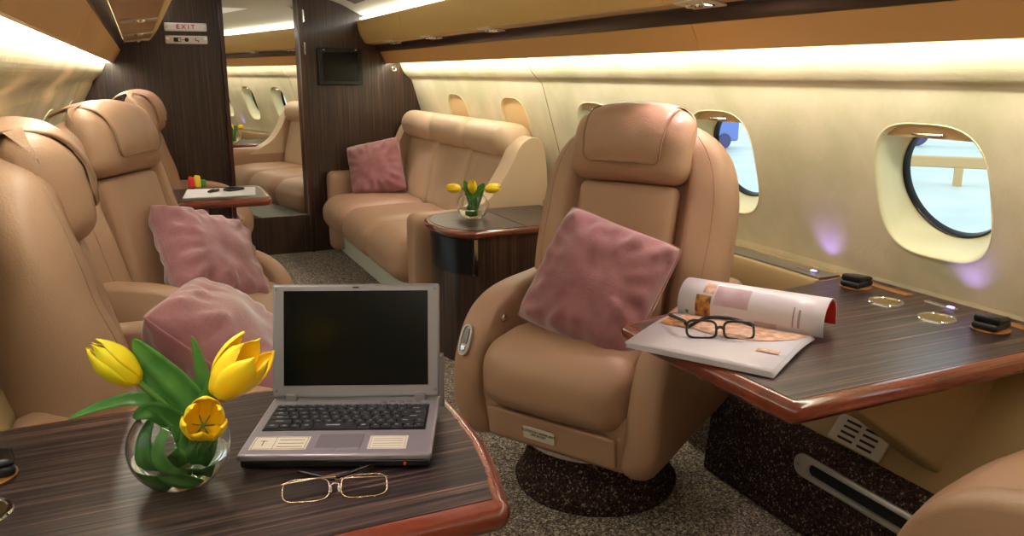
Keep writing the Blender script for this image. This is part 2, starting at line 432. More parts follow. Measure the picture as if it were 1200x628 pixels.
# ------------------------------------------------------------------ overhead lockers, trim strips, coves
SR = [(1.55, 1.73), (1.60, 1.575), (1.67, 1.562), (1.715, 1.511), (1.76, 1.425)]
SL = [(.175, 1.73), (.11, 1.575), (-.055, 1.555), (-.085, 1.505), (-.137, 1.42)]
for nm, P, s, txt in (('right', SR, 1, 'right ochre overhead locker run above the sofa with dark wood trim strip'), ('left', SL, -1, 'left ochre overhead locker run above the single seats with dark wood trim strip')):
    t = thing('overhead_locker', txt, 'overhead locker', (P[0][0], YB, P[0][1]))
    o = Vector((P[0][0], 0, P[0][1]))
    q = [(p[0] - o.x, p[1] - o.z) for p in P]
    L0, L1 = Y0 - YB, 0
    A, B, Cc, D, E = q
    # locker face: bulging
    face = [(A[0] + s * .04, A[1] + .01), (A[0], A[1] + .005), (A[0] + s * .002, A[1] - .03), (A[0] + s * .012, A[1] - .08), (A[0] + .6 * (B[0] - A[0]), B[1] + .035), (B[0], B[1] + .004),
            (B[0] + s * .012, B[1] - .004)]
    fp = [(p.x, p.z) for p in smooth_path([(x, 0, z) for x, z in face], 4)]
    back = [(Cc[0] + s * .03, B[1] + .02), (Cc[0] + s * .03, A[1] + .01)]
    cuts = [L0] + [-(YB - v) for v in (.9, 2.35, 3.95, 5.2)] + [L1]
    bm = bmesh.new()
    for y0, y1 in zip(cuts, cuts[1:]): prism(fp + back, y0 + .002, y1 - .002, 'y', bm)
    build('locker_door', bm, 'bin', t)
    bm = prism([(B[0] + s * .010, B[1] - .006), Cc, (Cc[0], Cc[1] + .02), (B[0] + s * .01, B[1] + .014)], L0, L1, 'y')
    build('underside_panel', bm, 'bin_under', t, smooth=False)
    mid = ((Cc[0] + D[0]) / 2 - s * .008, (Cc[1] + D[1]) / 2 - .004)
    bm = prism([Cc, mid, D, (D[0] + s * .02, D[1] + .01), (Cc[0] + s * .02, Cc[1] + .02)], L0, L1, 'y')
    build('trim_strip', bm, 'strip', t, bevel=.006)
    bm = bmesh.new()
    for y0, y1 in zip(cuts, cuts[1:]): prism([D, E, (E[0] + s * .012, E[1]), (D[0] + s * .02, D[1] + .01)], y0 + .0015, y1 - .0015, 'y', bm)
    build('valance', bm, 'valance', t, smooth=False)
    # closed top of the light trough so the lamp only shines down the wall
    bm = prism([(E[0] + s * .02, E[1] + .10), (E[0] + s * .12, E[1] + .11), (E[0] + s * .12, E[1] + .13), (E[0] + s * .0, E[1] + .13)], L0, L1, 'y')
    build('trough_lid', bm, 'bin_under', t, smooth=False)
    lamp = tag(build('wall_wash_lamp', boxbm(-.009, .009, -3.8, 3.8, -.006, .006), 'cove', smooth=False, loc=(P[4][0] + s * .032, (Y0 + YB) / 2, P[4][1] + .012)),
        'bright tube lamp hidden behind the %s amber valance, washing the cream wall' % nm, 'lamp')
    lamp2 = tag(build('ceiling_cove_lamp', boxbm(-.012, .012, -3.8, 3.8, -.005, .005), 'ceilcove', smooth=False, loc=(P[0][0] + s * .035, (Y0 + YB) / 2, P[0][1] + .022)),
        'bright tube lamp on top of the %s overhead lockers, lighting the ceiling' % nm, 'lamp')

def psu(x, y, z, w, label, lit, tilt):
    t = thing('reading_light', label, 'light', (x, y, z), 0, 'reading light panels under the lockers')
    t.rotation_euler = (0, tilt, 0)
    build('panel', cbox(w, .17, .008), 'plastic', t, bevel=.004)
    for yy in (-.045, .045):
        l = build('lamp_ring', xf(lathe([(.012, -.005), (.02, -.007), (.022, -.002), (.022, .0)], 20), Matrix.Translation((0, yy, -.002))), 'chrome', t)
        build('lamp_lens', xf(lathe([(0, -.004), (.013, -.004), (.013, 0), (0, 0)], 16), Matrix.Translation((0, yy, -.002))), 'lens' if (yy < 0 and lit) else 'surround', l)
    build('air_nozzle', xf(lathe([(.004, -.010), (.009, -.010), (.012, -.003), (.012, 0)], 16), Matrix.Translation((0, 0, -.003))), 'chrome', t)
psu(1.633, 5.67, 1.563, .09, 'small reading light panel nearest the bulkhead on the right locker', 1, .18)
psu(1.633, 4.82, 1.563, .09, 'reading light panel second from the bulkhead on the right locker', 0, .18)
psu(1.633, 3.89, 1.563, .09, 'reading light panel above the side cabinet on the right locker', 0, .18)
psu(1.633, 2.20, 1.563, .09, 'reading light panel above the facing tan seat, at the top edge', 1, .18)
psu(.03, 3.73, 1.560, .145, 'lit reading light panel nearest the viewer on the left locker', 1, -.12)
psu(.03, 4.99, 1.560, .145, 'unlit reading light panel in the middle of the left locker', 0, -.12)
psu(.03, 5.95, 1.560, .145, 'unlit reading light panel closest to the bulkhead on the left locker', 0, -.12)

# ceiling air vent
def vent(x, y, z, ry, label):
    t = thing('ceiling_vent', label, 'vent', (x, y, z)); t.rotation_euler = (0, ry, 0)
    build('frame', cbox(.16, .34, .012), 'plastic', t, bevel=.004)
    for i in range(7): build('slat', cbox(.12, .012, .006, (0, -.13 + i * .043, -.008)), 'silver2', t, smooth=False)
vent(1.40, 5.80, 1.858, .36, 'pale grey ceiling air vent just in front of the bulkhead above the screen')

# signs
def sign(z, kind, label):
    t = thing('exit_sign' if kind == 'exit' else 'cabin_sign', label, 'sign', (.34, YB - .012, z))
    build('plate', cbox(.275, .022, .056), 'white', t, bevel=.008)
    for s in (-1, 1):
        build('screw', xf(lathe([(0, 0), (.010, 0), (.010, .004), (0, .004)], 14), Matrix.Translation((s * .122, -.012, .008)) @ Matrix.Rotation(PI / 2, 4, 'X')), 'chrome', t)
    if kind == 'exit':
        c = text_mesh('lettering', 'E X I T', .042, 'red', t, (0, -.0125, 0), (PI / 2, 0, 0))
    else:
        bm = boxbm(-.085, -.055, -.0125, -.0115, -.014, .014); build('cabin_pictogram', bm, 'ink', t, smooth=False)
        fr = bmesh.new()
        for a in ((-.055, -.038, -.0125, -.0115, .010, .014), (-.055, -.038, -.0125, -.0115, -.014, -.010), (-.040, -.037, -.0125, -.0115, -.014, .014)): abox(fr, *a)
        build('cabin_pictogram', fr, 'ink', t, smooth=False)
        build('dash_mark', boxbm(-.032, -.018, -.0125, -.0115, -.002, .003), 'red', t, smooth=False)
        build('round_pictogram', xf(lathe([(0, 0), (.014, 0), (.014, .001), (0, .001)], 20), Matrix.Translation((0, -.012, 0)) @ Matrix.Rotation(PI / 2, 4, 'X')), 'ink', t)
        sb = bmesh.new()
        for a in ((.055, .061, -.0125, -.0115, -.002, .014), (.055, .078, -.0125, -.0115, -.008, -.002), (.074, .080, -.0125, -.0115, -.016, -.008)): abox(sb, *a)
        build('seat_belt_pictogram', sb, 'red', t, smooth=False)
sign(1.663, 'exit', 'cream exit sign with red letters on the dark wood bulkhead')
sign(1.578, 'cabin', 'cream sign with small pictograms just below the exit sign')
t = thing('wall_placard', 'tiny white and red placard on the right ochre locker face', 'placard', (1.588, 4.86, 1.625)); t.rotation_euler = (0, -.2, 0)
build('plate', cbox(.003, .085, .034), 'white', t, smooth=False)
for z in (.007, -.004): build('printed_line', cbox(.002, .06, .004, (-.0022, 0, z)), 'red', t, smooth=False)

# monitor on bulkhead
t = thing('wall_monitor', 'small black screen mounted on the dark bulkhead above the sofa', 'screen', (1.402, YB - .02, 1.40))
build('bezel', cbox(.335, .035, .27), 'black', t, bevel=.006)
build('screen', cbox(.262, .006, .212, (.0, -.018, 0)), 'screen', t, smooth=False, bevel=.002)
for s in (-1, 1): build('speaker_bar', cbox(.020, .006, .075, (s * .150, -.018, -.01)), 'softblack', t, bevel=.002)
for s in (-1, 1): build('indicator', cbox(.014, .005, .008, (s * .12, -.018, .122)), 'plastic', t, smooth=False)
t = thing('audio_socket', 'small round chrome socket on the bulkhead beside the cove light', 'socket', (1.825, YB - .004, 1.385))
build('socket_ring', xf(lathe([(.006, .004), (.018, .006), (.022, 0), (.0, 0)], 20), Matrix.Rotation(PI / 2, 4, 'X')), 'chrome', t)
build('socket_plug', xf(lathe([(0, .012), (.007, .012), (.007, 0), (0, 0)], 12), Matrix.Rotation(PI / 2, 4, 'X')), 'black', t)

# ------------------------------------------------------------------ seats
def make_seat(label, rotz, loc, group=None, leather='leather'):
    t = thing('armchair', label, 'armchair', loc, rotz, group)
    L = leather
    # pedestal
    bm = lathe([(0, 0), (.27, 0), (.275, .02), (.255, .05), (.235, .10), (.235, .17), (.0, .17)], 40)
    build('pedestal', bm, 'kick', t)
    ft = build('swivel_ring', lathe([(.236, .168), (.25, .17), (.25, .192), (.19, .20)], 40), 'chrome', t)
    # shell under the cushion
    def shd(p, u):
        x, y, z = p
        tz = (u.z + 1) / 2
        if u.y > 0: z += .07 * (u.y) * (1 - tz)
        x *= .90 + .10 * tz
        y = y * (.93 + .07 * tz)
        return x, y, z
    build('seat_shell', softbox(.60, .60, .22, .05, 10, shd), L, t, loc=(0, 0, .29))
    # front apron panel with placard
    ap = build('apron', softbox(.46, .02, .10, .01, 8), L, t, loc=(0, -.297, .265), rot=(.10, 0, 0))
    pl = build('placard', cbox(.115, .004, .042), 'label', t, bevel=.002, loc=(-.03, -.3105, .262), rot=(.10, 0, 0))
    text_mesh('lettering', 'FLOTATION UNDER SEAT\nLIFE JACKET', .0105, 'ink', pl, (0, -.0023, .002), (PI / 2, 0, 0), ext=.0003)
    # cushion
    def cud(p, u):
        x, y, z = p
        z += .028 * (1 - u.x ** 2) * (1 - abs(u.y) ** 3) * (u.z > 0)
        if u.y < 0: 
            y -= .018 * (1 - u.z ** 2) * (1 - u.x ** 4)
            z -= .014 * max(0, -u.y) ** 4
        y += .02 * u.x ** 2 * (u.y < 0)
        w = nz(x * 9, y * 14, 3.1, 1, .004) + .0025 * math.sin(y * 38 + 4 * x) * sstep(.3, 1, abs(u.x)); z += w * (u.z > 0)
        return x, y, z
    build('seat_cushion', softbox(.535, .56, .22, .09, 22, cud), L, t, loc=(0, -.07, .43))
    # cushion piping
    # arms
    prof = [(.30, .32), (.34, .50), (.345, .66), (.30, .69), (.22, .675), (.12, .668), (-.02, .664), (-.13, .648), (-.21, .615), (-.265, .565), (-.30, .50), (-.325, .42), (-.33, .33), (-.32, .25), (-.29, .20), (-.22, .19), (-.05, .225), (.12, .255), (.24, .27)]
    pp = [(p.y, p.z) for p in smooth_path([(0, y, z) for y, z in prof], 3, True)]
    for s in (-1, 1):
        # loft in x for a rounded-edged arm
        cxm = sum(p[0] for p in pp) / len(pp); czm = sum(p[1] for p in pp) / len(pp)
        rings = []
        for dx, k in ((0, .90), (.008, .95), (.022, .985), (.045, 1.0), (.062, .998), (.082, .985), (.097, .955), (.105, .91)):
            rings.append([(s * (.265 + dx - .03 * (1 if z < .3 else 0) * (1 - (z - .2) / .1 if z < .3 else 0)), cxm + (y - cxm) * k + (1 - k) * .0, czm + (z - czm) * k) for y, z in pp])
        a = build('armrest', loft(rings), L, t)
        # inset inner panel seam
        if s < 0:
            build('recline_button', xf(lathe([(0, .008), (.008, .008), (.014, .003), (.014, 0)], 16), Matrix.Translation((-.262, -.17, .565)) @ Matrix.Rotation(PI / 2, 4, 'Y')), 'chrome', a)
            # latch on the front of the arm
            lt = build('control_latch', xf(loft([[(x, y, 0) for x, y in oval(.021, .052, 32, 2.6)], [(x, y, .008) for x, y in oval(.0205, .051, 32, 2.6)], [(x, y, .008) for x, y in oval(.015, .045, 32, 2.6)], [(x, y, .002) for x, y in oval(.014, .044, 32, 2.6)]]),
                Matrix.Translation((-.317, -.303, .515)) @ Matrix.Rotation(PI / 2 - .42, 4, 'X')), 'satin', a)
            build('lever', xf(cbox(.018, .05, .006, (0, .012, .006)), Matrix.Translation((-.317, -.303, .515)) @ Matrix.Rotation(PI / 2 - .42, 4, 'X')), 'silver', lt, bevel=.002)
            build('lever', xf(cbox(.016, .018, .008, (0, -.028, .006)), Matrix.Translation((-.317, -.303, .515)) @ Matrix.Rotation(PI / 2 - .42, 4, 'X')), 'chrome', lt, bevel=.002)
    # backrest, local frame: x across, y depth, z up from the pivot, leaning back
    bk = bpy.data.objects.new('x', None)
    RB = Matrix.Translation((0, .13, .42)) @ Matrix.Rotation(-math.radians(13), 4, 'X')
    H = .79
    def Wd(tt):
        s_ = max(0, (tt - .52) / .495)
        low = .335 + .025 * sstep(0, .45, tt)
        return low * (1 - s_ ** 3.1) ** (1 / 2.5)
    def surf(u, tt, side):
        e = max(0, 1 - abs(u) ** 3.4) ** .5
        et = max(0, 1 - max(0, (tt - .86) / .14) ** 2.6) ** .5 * max(0, 1 - max(0, (.08 - tt) / .08) ** 2.6) ** .5
        w = Wd(tt)
        wr = nz(u * 2.5, tt * 9, 1.7, 1, .006) * sstep(.4, .7, abs(u))
        if side > 0:   # front
            rec = 1 - sstep(.50, .66, abs(u))
            d = (.105 - .065 * rec * (1 - sstep(.93, 1.0, tt)) + wr)
            y = -d * (e * .95 + .05 * (e > 0)) * et
        else:
            y = (.085 + .22 * max(0, .72 - tt)) * e * et
        y -= .025 * math.sin(min(1, tt / .6) * PI) * .6
        return Vector((u * w, y, tt * H))
    NU, NT = 56, 44
    us = [math.sin(PI / 2 * (-1 + 2 * i / NU)) for i in range(NU + 1)]
    ts = [.5 - .5 * math.cos(PI * j / NT) for j in range(NT + 1)]
    bm = bmesh.new()
    F = [[bm.verts.new(RB @ surf(u, tt, 1)) for u in us] for tt in ts]
    Bk = [[bm.verts.new(RB @ surf(u, tt, -1)) for u in us] for tt in ts]
    for G, fl_ in ((F, 0), (Bk, 1)):
        for j in range(NT):
            for i in range(NU):
                q = (G[j][i], G[j][i + 1], G[j + 1][i + 1], G[j + 1][i])
                bm.faces.new(q if not fl_ else q[::-1])
    bmesh.ops.remove_doubles(bm, verts=bm.verts, dist=.0004)
    back = build('backrest', bm, L, t)
    # middle back pad
    def pad(p, u):
        x, y, z = p
        y -= .02 * (1 - u.x ** 2) * (u.y < 0)
        y += nz(x * 40, 0, z * 4, 1, .006) * (u.y < 0) * (1 - abs(u.z) ** 3) * sstep(1.0, -.4, u.z)
        return x, y, z
    pm = softbox(.36, .07, .47, .03, 20, pad); xf(pm, RB @ Matrix.Translation((0, -.068, .335)))
    build('back_pad', pm, L, t)
    # seam lines along the bolsters
    for s in (-1, 1):
        pts = [RB @ (surf(s * .84, .05 + .90 * i / 40, 1) + Vector((0, -.0002, 0))) for i in range(41)]
        build('stitching', tube(pts, .0014, 5), 'seam', back)
    # headrest pad
    def hd(p, u):
        x, y, z = p
        x *= 1 - .10 * max(0, u.z) ** 2 + .0
        y -= .020 * (1 - u.x ** 2) * (u.y < 0) * (1 - u.z ** 2)
        y += .05 * max(0, u.z) ** 2 * (u.y < 0)
        y += nz(x * 14, z * 20, 5, 1, .004)
        return x, y, z
    hm = softbox(.43, .13, .255, .06, 20, hd); xf(hm, RB @ Matrix.Translation((0, -.085, .70)))
    hp = build('headrest', hm, L, t)
    # draped flap
    path = smooth_path([(0, -.174, .63), (0, -.184, .67), (0, -.182, .73), (0, -.150, .80), (0, -.09, .836), (0, -.04, .843), (0, .0, .838), (0, .025, .828)], 5)
    n = len(path); rows = []
    for j, p in enumerate(path):
        hw = .138 + .010 * sstep(0, .5, j / n)
        if j < 4: hw -= .02 * (1 - j / 4) ** 2
        rows.append([RB @ Vector((hw * (-1 + 2 * i / 16), p.y + .018 * abs(-1 + 2 * i / 16) ** 3 + nz(i * .35, j * .25, 2, 1, .004), p.z - .016 * abs(-1 + i / 8) ** 3 * sstep(.76, .84, p.z))) for i in range(17)])
    fm = bmesh.new(); V = [[fm.verts.new(q) for q in r] for r in rows]
    for j in range(n - 1):
        for i in range(16): fm.faces.new((V[j][i], V[j][i + 1], V[j + 1][i + 1], V[j + 1][i]))
    build('headrest_cover', fm, L, t, solid=.007, bevel=.003, seg=2)
    edge = [V_ for V_ in [r[0] for r in rows[::-1]] + rows[0][1:-1] + [r[-1] for r in rows]]
    ed = bmesh.new(); tube([p + RB.to_3x3() @ Vector((0, -.004, 0)) for p in edge], .0035, 6, ed)
    build('cover_piping', ed, 'seam', t)
    return t
def face(fx, fy): return math.atan2(fx, -fy)
seatM = make_seat('tan leather seat facing the viewer between the two wood tables, mauve pillow in it', face(-.86, -.51), (1.31, 2.22, 0))
def seat_copy(label, f, loc):
    c = copy_tree(seatM); c['label'] = label; c.location = loc; c.rotation_euler = (0, 0, face(*f)); return c
seat_copy('nearest left leather seat seen from its side, behind the tulip table', (.975, .20), (-.02, 2.13, 0))
seat_copy('second leather seat on the left, beyond the laptop, mauve pillow leaning in it', (.88, -.47), (.09, 3.20, 0))
seat_copy('farthest leather seat on the left, behind the small pedestal table', (.98, -.18), (.23, 5.44, 0))
seat_copy('leather seat at the bottom right corner, only its rounded cushion edge showing', (-.18, .98), (1.64, .74, 0))

# ------------------------------------------------------------------ pillows
def pillow(size, label, loc, rot, seed, depth=.10):
    def P(u, v, s):
        e = (max(0, 1 - abs(u) ** 3.5) * max(0, 1 - abs(v) ** 3.5)) ** .5
        cr_ = 1 - .06 * (u * v) ** 4
        x = u * size / 2 * (1 - .05 * (1 - v * v)) * cr_; z = v * size / 2 * (1 - .05 * (1 - u * u)) * cr_
        r = max(abs(u), abs(v))
        th = math.atan2(v, u)
        w = (math.sin(th * 17 + seed) * .5 + nz(u * 3, v * 3, seed, 1.5, 1.4)) * .011 * sstep(.35, .8, r) * (1 - sstep(.93, 1, r))
        w += nz(u * 2, v * 2, seed + 9, 1, .016) * e
        return Vector((x, s * (depth * e + w * 1), z))
    N = 44; bm = bmesh.new()
    g = [math.sin(PI / 2 * (-1 + 2 * i / N)) for i in range(N + 1)]
    for s in (-1, 1):
        V = [[bm.verts.new(P(u, v, s)) for u in g] for v in g]
        for j in range(N):
            for i in range(N):
                q = (V[j][i], V[j][i + 1], V[j + 1][i + 1], V[j + 1][i]); bm.faces.new(q if s < 0 else q[::-1])
    bmesh.ops.remove_doubles(bm, verts=bm.verts, dist=.0005)
    t = thing('throw_pillow', label, 'pillow', loc, 0, 'mauve velvet pillows'); t.rotation_mode = 'XYZ'; t.rotation_euler = rot
    build('pillow_cover', bm, 'velvet', t)
    border = [P(u, -1, 1) for u in g[:-1]] + [P(1, v, 1) for v in g[:-1]] + [P(u, 1, 1) for u in g[::-1][:-1]] + [P(-1, v, 1) for v in g[::-1][:-1]]
    build('piping', tube([Vector((b.x, 0, b.z)) for b in border], .004, 6, cyc=True), 'velvet', t)
    return t
def in_seat(seat, local, rx, ry, rz):
    R_ = Matrix.Translation(seat[0]) @ Matrix.Rotation(seat[1], 4, 'Z')
    p = R_ @ Vector(local)
    m = R_ @ Matrix.Translation(local) @ Matrix.Rotation(rz, 4, 'Z') @ Matrix.Rotation(rx, 4, 'X') @ Matrix.Rotation(ry, 4, 'Y')
    return m
def put(t, m): t.location = m.to_translation(); t.rotation_euler = m.to_euler()
p = pillow(.415, 'mauve velvet pillow propped tilted on the tan seat facing the viewer', (0, 0, 0), (0, 0, 0), 1)
put(p, in_seat(((1.31, 2.22, 0), face(-.86, -.51)), (.04, -.09, .71), math.radians(-28), math.radians(16), math.radians(8)))
p = pillow(.43, 'mauve velvet pillow leaning in the second left seat beyond the laptop', (0, 0, 0), (0, 0, 0), 4)
put(p, in_seat(((.09, 3.20, 0), face(.88, -.47)), (.03, -.10, .67), math.radians(-40), math.radians(28), math.radians(-10)))
p = pillow(.43, 'mauve velvet pillow behind the tulips, partly hidden by the laptop', (0, 0, 0), (0, 0, 0), 7)
put(p, in_seat(((-.02, 2.13, 0), face(.975, .20)), (.04, -.20, .64), math.radians(-50), math.radians(4), -.45))

# ------------------------------------------------------------------ sofa
t = thing('sofa', 'long tan leather sofa against the right wall by the bulkhead', 'sofa', (1.75, 5.2, 0))
ox, oy = 1.75, 5.2
ya, yb = 4.02, 6.26
def place(bm, x, y, z, rot=None):
    mtx = Matrix.Translation((x - ox, y - oy, z))
    if rot: mtx = mtx @ rot
    return xf(bm, mtx)
build('sofa_skirt', prism([(1.34 - ox, 0), (1.32 - ox, .22), (2.02 - ox, .22), (2.02 - ox, 0)], ya - oy + .06, yb - oy, 'y'), 'skirt', t, smooth=False)
nseg = 3; seg = (yb - .16 - ya - .14) / nseg
for i in range(nseg):
    yc = ya + .14 + seg * (i + .5)
    def cd(p, u, k=i):
        x, y, z = p
        z += .02 * (1 - u.y ** 4) * (u.z > 0) * (1 - u.x ** 2)
        if u.x < 0: x -= .02 * (1 - u.z ** 2)
        z += nz(x * 6, y * 8, k * 3.3, 1, .004) * (u.z > 0)
        return x, y, z
    build('seat_cushion', place(softbox(.70, seg + .004, .26, .11, 18, cd), 1.53, yc, .34), 'leather', t)
    def bd(p, u, k=i):
        x, y, z = p
        x += .018 * (1 - u.y ** 4) * (-1 if u.x < 0 else 0) * (1 - u.z ** 2)
        x += nz(x * 3, y * 12, z * 4 + k, 1, .008) * (u.x < 0) 
        return x, y, z
    build('back_cushion', place(softbox(.16, seg + .003, .50, .06, 18, bd), 1.90, yc, .66, Matrix.Rotation(math.radians(14), 4, 'Y')), 'leather_lit', t)
    def rd(p, u, k=i):
        x, y, z = p
        g = 1 - .12 * sstep(.8, 1, abs(u.y))
        x *= g; z *= g
        x += nz(x * 4, y * 22, z * 4 + k * 2, 1, .007) * (.4 + .6 * sstep(.6, 1, abs(u.y)))
        z += math.sin(y * 60) * .002 * sstep(.5, 1, abs(u.y))
        return x, y, z
    build('top_roll', place(softbox(.23, seg + .02, .20, .10, 20, rd), 1.905, yc, .98, Matrix.Rotation(math.radians(8), 4, 'Y')), 'leather_lit', t)
for k, yc in (('near', ya + .08), ('far', yb - .09)):
    def ad(p, u):
        x, y, z = p
        z += .03 * sstep(-.9, 1, -u.x) * (u.z > 0) * 0
        return x * 1, y * (.85 + .15 * sstep(-1, .6, u.z)), z
    build('sofa_arm', place(softbox(.74, .16, .60, .05, 14, ad), 1.61, yc, .33), 'leather', t)
    # wing between arm and back roll
    w = [(1.40, .56), (1.54, .62), (1.68, .70), (1.78, .83), (1.85, .96), (1.92, 1.01), (1.99, .98), (2.02, .8), (2.02, .56)]
    wp = [(q.x - ox, q.z) for q in smooth_path([(a, 0, b) for a, b in w], 4)]
    bm = prism(wp, yc - oy - .08, yc - oy + .08, 'y')
    build('sofa_wing', bm, 'leather_lit', t, bevel=.055, seg=6)
p = pillow(.42, 'mauve velvet pillow at the far end of the sofa by the bulkhead', (1.57, 5.98, .66), (0, 0, 0), 11)
p.rotation_euler = (math.radians(-20), math.radians(-12), math.radians(-28))

# ------------------------------------------------------------------ side cabinet
t = thing('side_cabinet', 'round-ended dark wood cabinet between the sofa and facing seat', 'cabinet', (1.6, 3.70, 0))
ox, oy = 1.6, 3.70
out = [(1.96, 3.40), (1.62, 3.385), (1.33, 3.37), (1.235, 3.48), (1.205, 3.66), (1.24, 3.83), (1.33, 3.94), (1.50, 3.98), (1.96, 3.98)]
def shrink(P, d, cx=1.62, cy=3.70):
    return [(cx + (x - cx) * (1 - d / .4), cy + (y - cy) * (1 - d / .38)) for x, y in P]
curve = [(q.x, q.y) for q in smooth_path([(x, y, 0) for x, y in out[2:8]], 6)]
outline = [out[0]] + curve + [out[-1]]
loc_ = lambda P: [(x - ox, y - oy) for x, y in P]
build('cabinet_body', prism(loc_(shrink(outline, .035)), .0, .618, 'z'), 'dark', t, smooth=True)
build('rim', prism(loc_(outline), .618, .65, 'z'), 'rim', t, bevel=.012, seg=4)
build('worktop', prism(loc_(shrink(outline, .03)), .645, .652, 'z'), 'table', t, smooth=False)
bm = boxbm(1.60 - ox, 1.604 - ox, 3.41 - oy, 3.95 - oy, .650, .6535); build('top_joint', bm, 'black', t, smooth=False)
cs = shrink(curve[2:22], .028); cs2 = shrink(curve[2:22], .040)
bm = prism(loc_(cs + cs2[::-1]), .44, .605, 'z'); build('niche_panel', bm, 'black', t)
e = shrink([curve[1]], .028)[0]; bm = boxbm(e[0] - ox - .006, e[0] - ox + .012, e[1] - oy - .012, e[1] - oy + .004, .44, .61); build('steel_edge', bm, 'chrome', t, smooth=False)
e = shrink([curve[24]], .03)[0]
build('pull_ring', xf(tube([(0, .016 * math.cos(a * PI / 8), .016 * math.sin(a * PI / 8)) for a in range(16)], .003, 6, cyc=True), Matrix.Translation((e[0] - ox - .01, e[1] - oy - .02, .36))), 'chrome', t)

# ------------------------------------------------------------------ tables
def table(name, label, pts, zt, loc, th=.05, inset=.028):
    t = thing(name, label, 'table', loc)
    P = [(x - loc[0], y - loc[1]) for x, y in pts]
    n = len(P); area = sum(P[i][0] * P[(i + 1) % n][1] - P[(i + 1) % n][0] * P[i][1] for i in range(n))
    if area < 0: P = P[::-1]
    def off(d):
        out = []
        for i in range(n):
            a, b, c = Vector(P[i - 1]), Vector(P[i]), Vector(P[(i + 1) % n])
            n1 = Vector((-(b - a).y, (b - a).x)).normalized(); n2 = Vector((-(c - b).y, (c - b).x)).normalized()
            m_ = (n1 + n2).normalized(); out.append(tuple(b + m_ * d / max(.4, m_.dot(n1))))
        return out
    z = zt - loc[2]
    rings = []
    for k in range(9):
        a = -PI / 2 + PI * k / 8
        o_ = off((1 - math.cos(a)) * th * .45)
        rings.append([(x, y, z - th / 2 + math.sin(a) * th / 2) for x, y in o_])
    top = [(x, y, z) for x, y in off(inset)]
    bm = loft(rings + [top, [(x, y, z - .004) for x, y in off(inset)]]); build('rim', bm, 'rim', t)
    build('table_top', prism(off(inset + .0005), z - .006, z + .0008, 'z'), 'table', t, smooth=False)
    return t
def arc(c, r, a0, a1, n=8): return [(c[0] + r * math.cos(math.radians(a0 + (a1 - a0) * i / n)), c[1] + r * math.sin(math.radians(a0 + (a1 - a0) * i / n))) for i in range(n + 1)]
lp = [(-.38, 1.04)] + arc((.445, 1.07), .03, -90, -10, 6) + [(.500, 1.16), (.522, 1.28), (.530, 1.42), (.528, 1.56)] + arc((.50, 1.67), .028, 0, 90, 5) + [(-.38, 1.70)]
TL = table('folding_table', 'dark striped wood table with red rim holding the laptop and large tulip vase', lp, .70, (.1, 1.37, .0))
build('table_leg', boxbm(-.47, -.43 + .02, -.2, .2, 0, .655), 'beige', TL, smooth=False)
build('support_arm', prism([(-.45, .30), (-.45, .652), (.2, .652), (.2, .62)], -.05, .05, 'y'), 'beige', TL, bevel=.006)
rp = [(2.138, 1.16), (1.19, 1.155)] + arc((1.165, 1.185), .028, -90, -180, 5) + [(1.125, 1.45), (1.115, 1.73)] + arc((1.145, 1.765), .03, 180, 100, 5) + [(1.66, 1.885), (2.138, 1.957)]
TR = table('folding_table', 'dark striped wood table with red rim by the big window, magazine on it', rp, .70, (1.6, 1.5, .0))
build('support_arm', prism([(-.22, .652), (.40, .652), (.40, .42), (.27, .33), (.21, .33)], -.19, -.09, 'y'), 'beige', TR, bevel=.012)
for s in (-1, 1):
    pass
def cup(parent_label, x, y, z=.70):
    t = thing('cup_holder', parent_label, 'cup holder', (x, y, z))
    build('metal_ring', lathe([(.040, .0012), (.042, .004), (.048, .004), (.050, .001)], 40), 'chrome', t)
    build('brass_cup', lathe([(0, .0013), (.020, .0012), (.0405, .0022)], 40), 'brass', t)
    return t
cup('round brass cup holder in the right table, left one of the pair', 1.935, 1.642)
cup('round brass cup holder in the right table, nearer one of the pair', 1.931, 1.467)
cup('round cup holder at the left edge of the left table', -.285, 1.345)
def handset(label, x, y, rz):
    t = thing('headphone_puck', label, 'headphone holder', (x, y, .701), rz)
    build('wood_socket', lathe([(0, 0), (.045, 0), (.047, .004), (.040, .007), (0, .007)], 32), 'padwood', t)
    def dd(p, u):
        x_, y_, z_ = p; return x_, y_, z_ - .006 * (u.x) * (u.z > 0)
    build('plug_body', xf(softbox(.086, .066, .020, .0095, 12), Matrix.Translation((0, 0, .016))), 'softblack', t)
    build('plug_cap', xf(softbox(.082, .063, .018, .009, 12, dd), Matrix.Translation((.002, 0, .031))), 'black', t)
handset('black rounded plug on the right table corner farthest from the viewer', 1.985, 1.80, .2)
handset('black rounded plug on the right table near the right picture edge', 1.965, 1.335, .2)
handset('black round plug at the left picture edge on the left table', -.290, 1.47, .2)
# recessed pocket at the wall side of the right table, small switch plate
t = thing('table_pocket', 'slim tan pocket strip at the wall side of the right table, beyond the cup holders', 'pocket', (2.055, 1.76, .7015))
build('pocket_frame', cbox(.03, .20, .006), 'padwood', t, bevel=.002)
t = thing('table_pocket', 'slim tan pocket strip at the wall side of the right table, at picture edge', 'pocket', (2.055, 1.30, .7015))
build('pocket_frame', cbox(.03, .20, .006), 'padwood', t, bevel=.002)
t = thing('switch_plate', 'small metal switch plate with violet lamp at the wall side of the right table', 'switch', (2.045, 1.545, .7015))
build('plate', cbox(.02, .10, .006), 'dust', t, bevel=.002)
build('indicator_lamp', cbox(.012, .018, .003, (0, -.03, .004)), 'violet', t, smooth=False)
t = thing('switch_plate', 'small metal switch plate with violet lamp on the ledge beside the facing seat', 'switch', (2.045, 2.07, .692))
build('plate', cbox(.02, .10, .006), 'dust', t, bevel=.002)
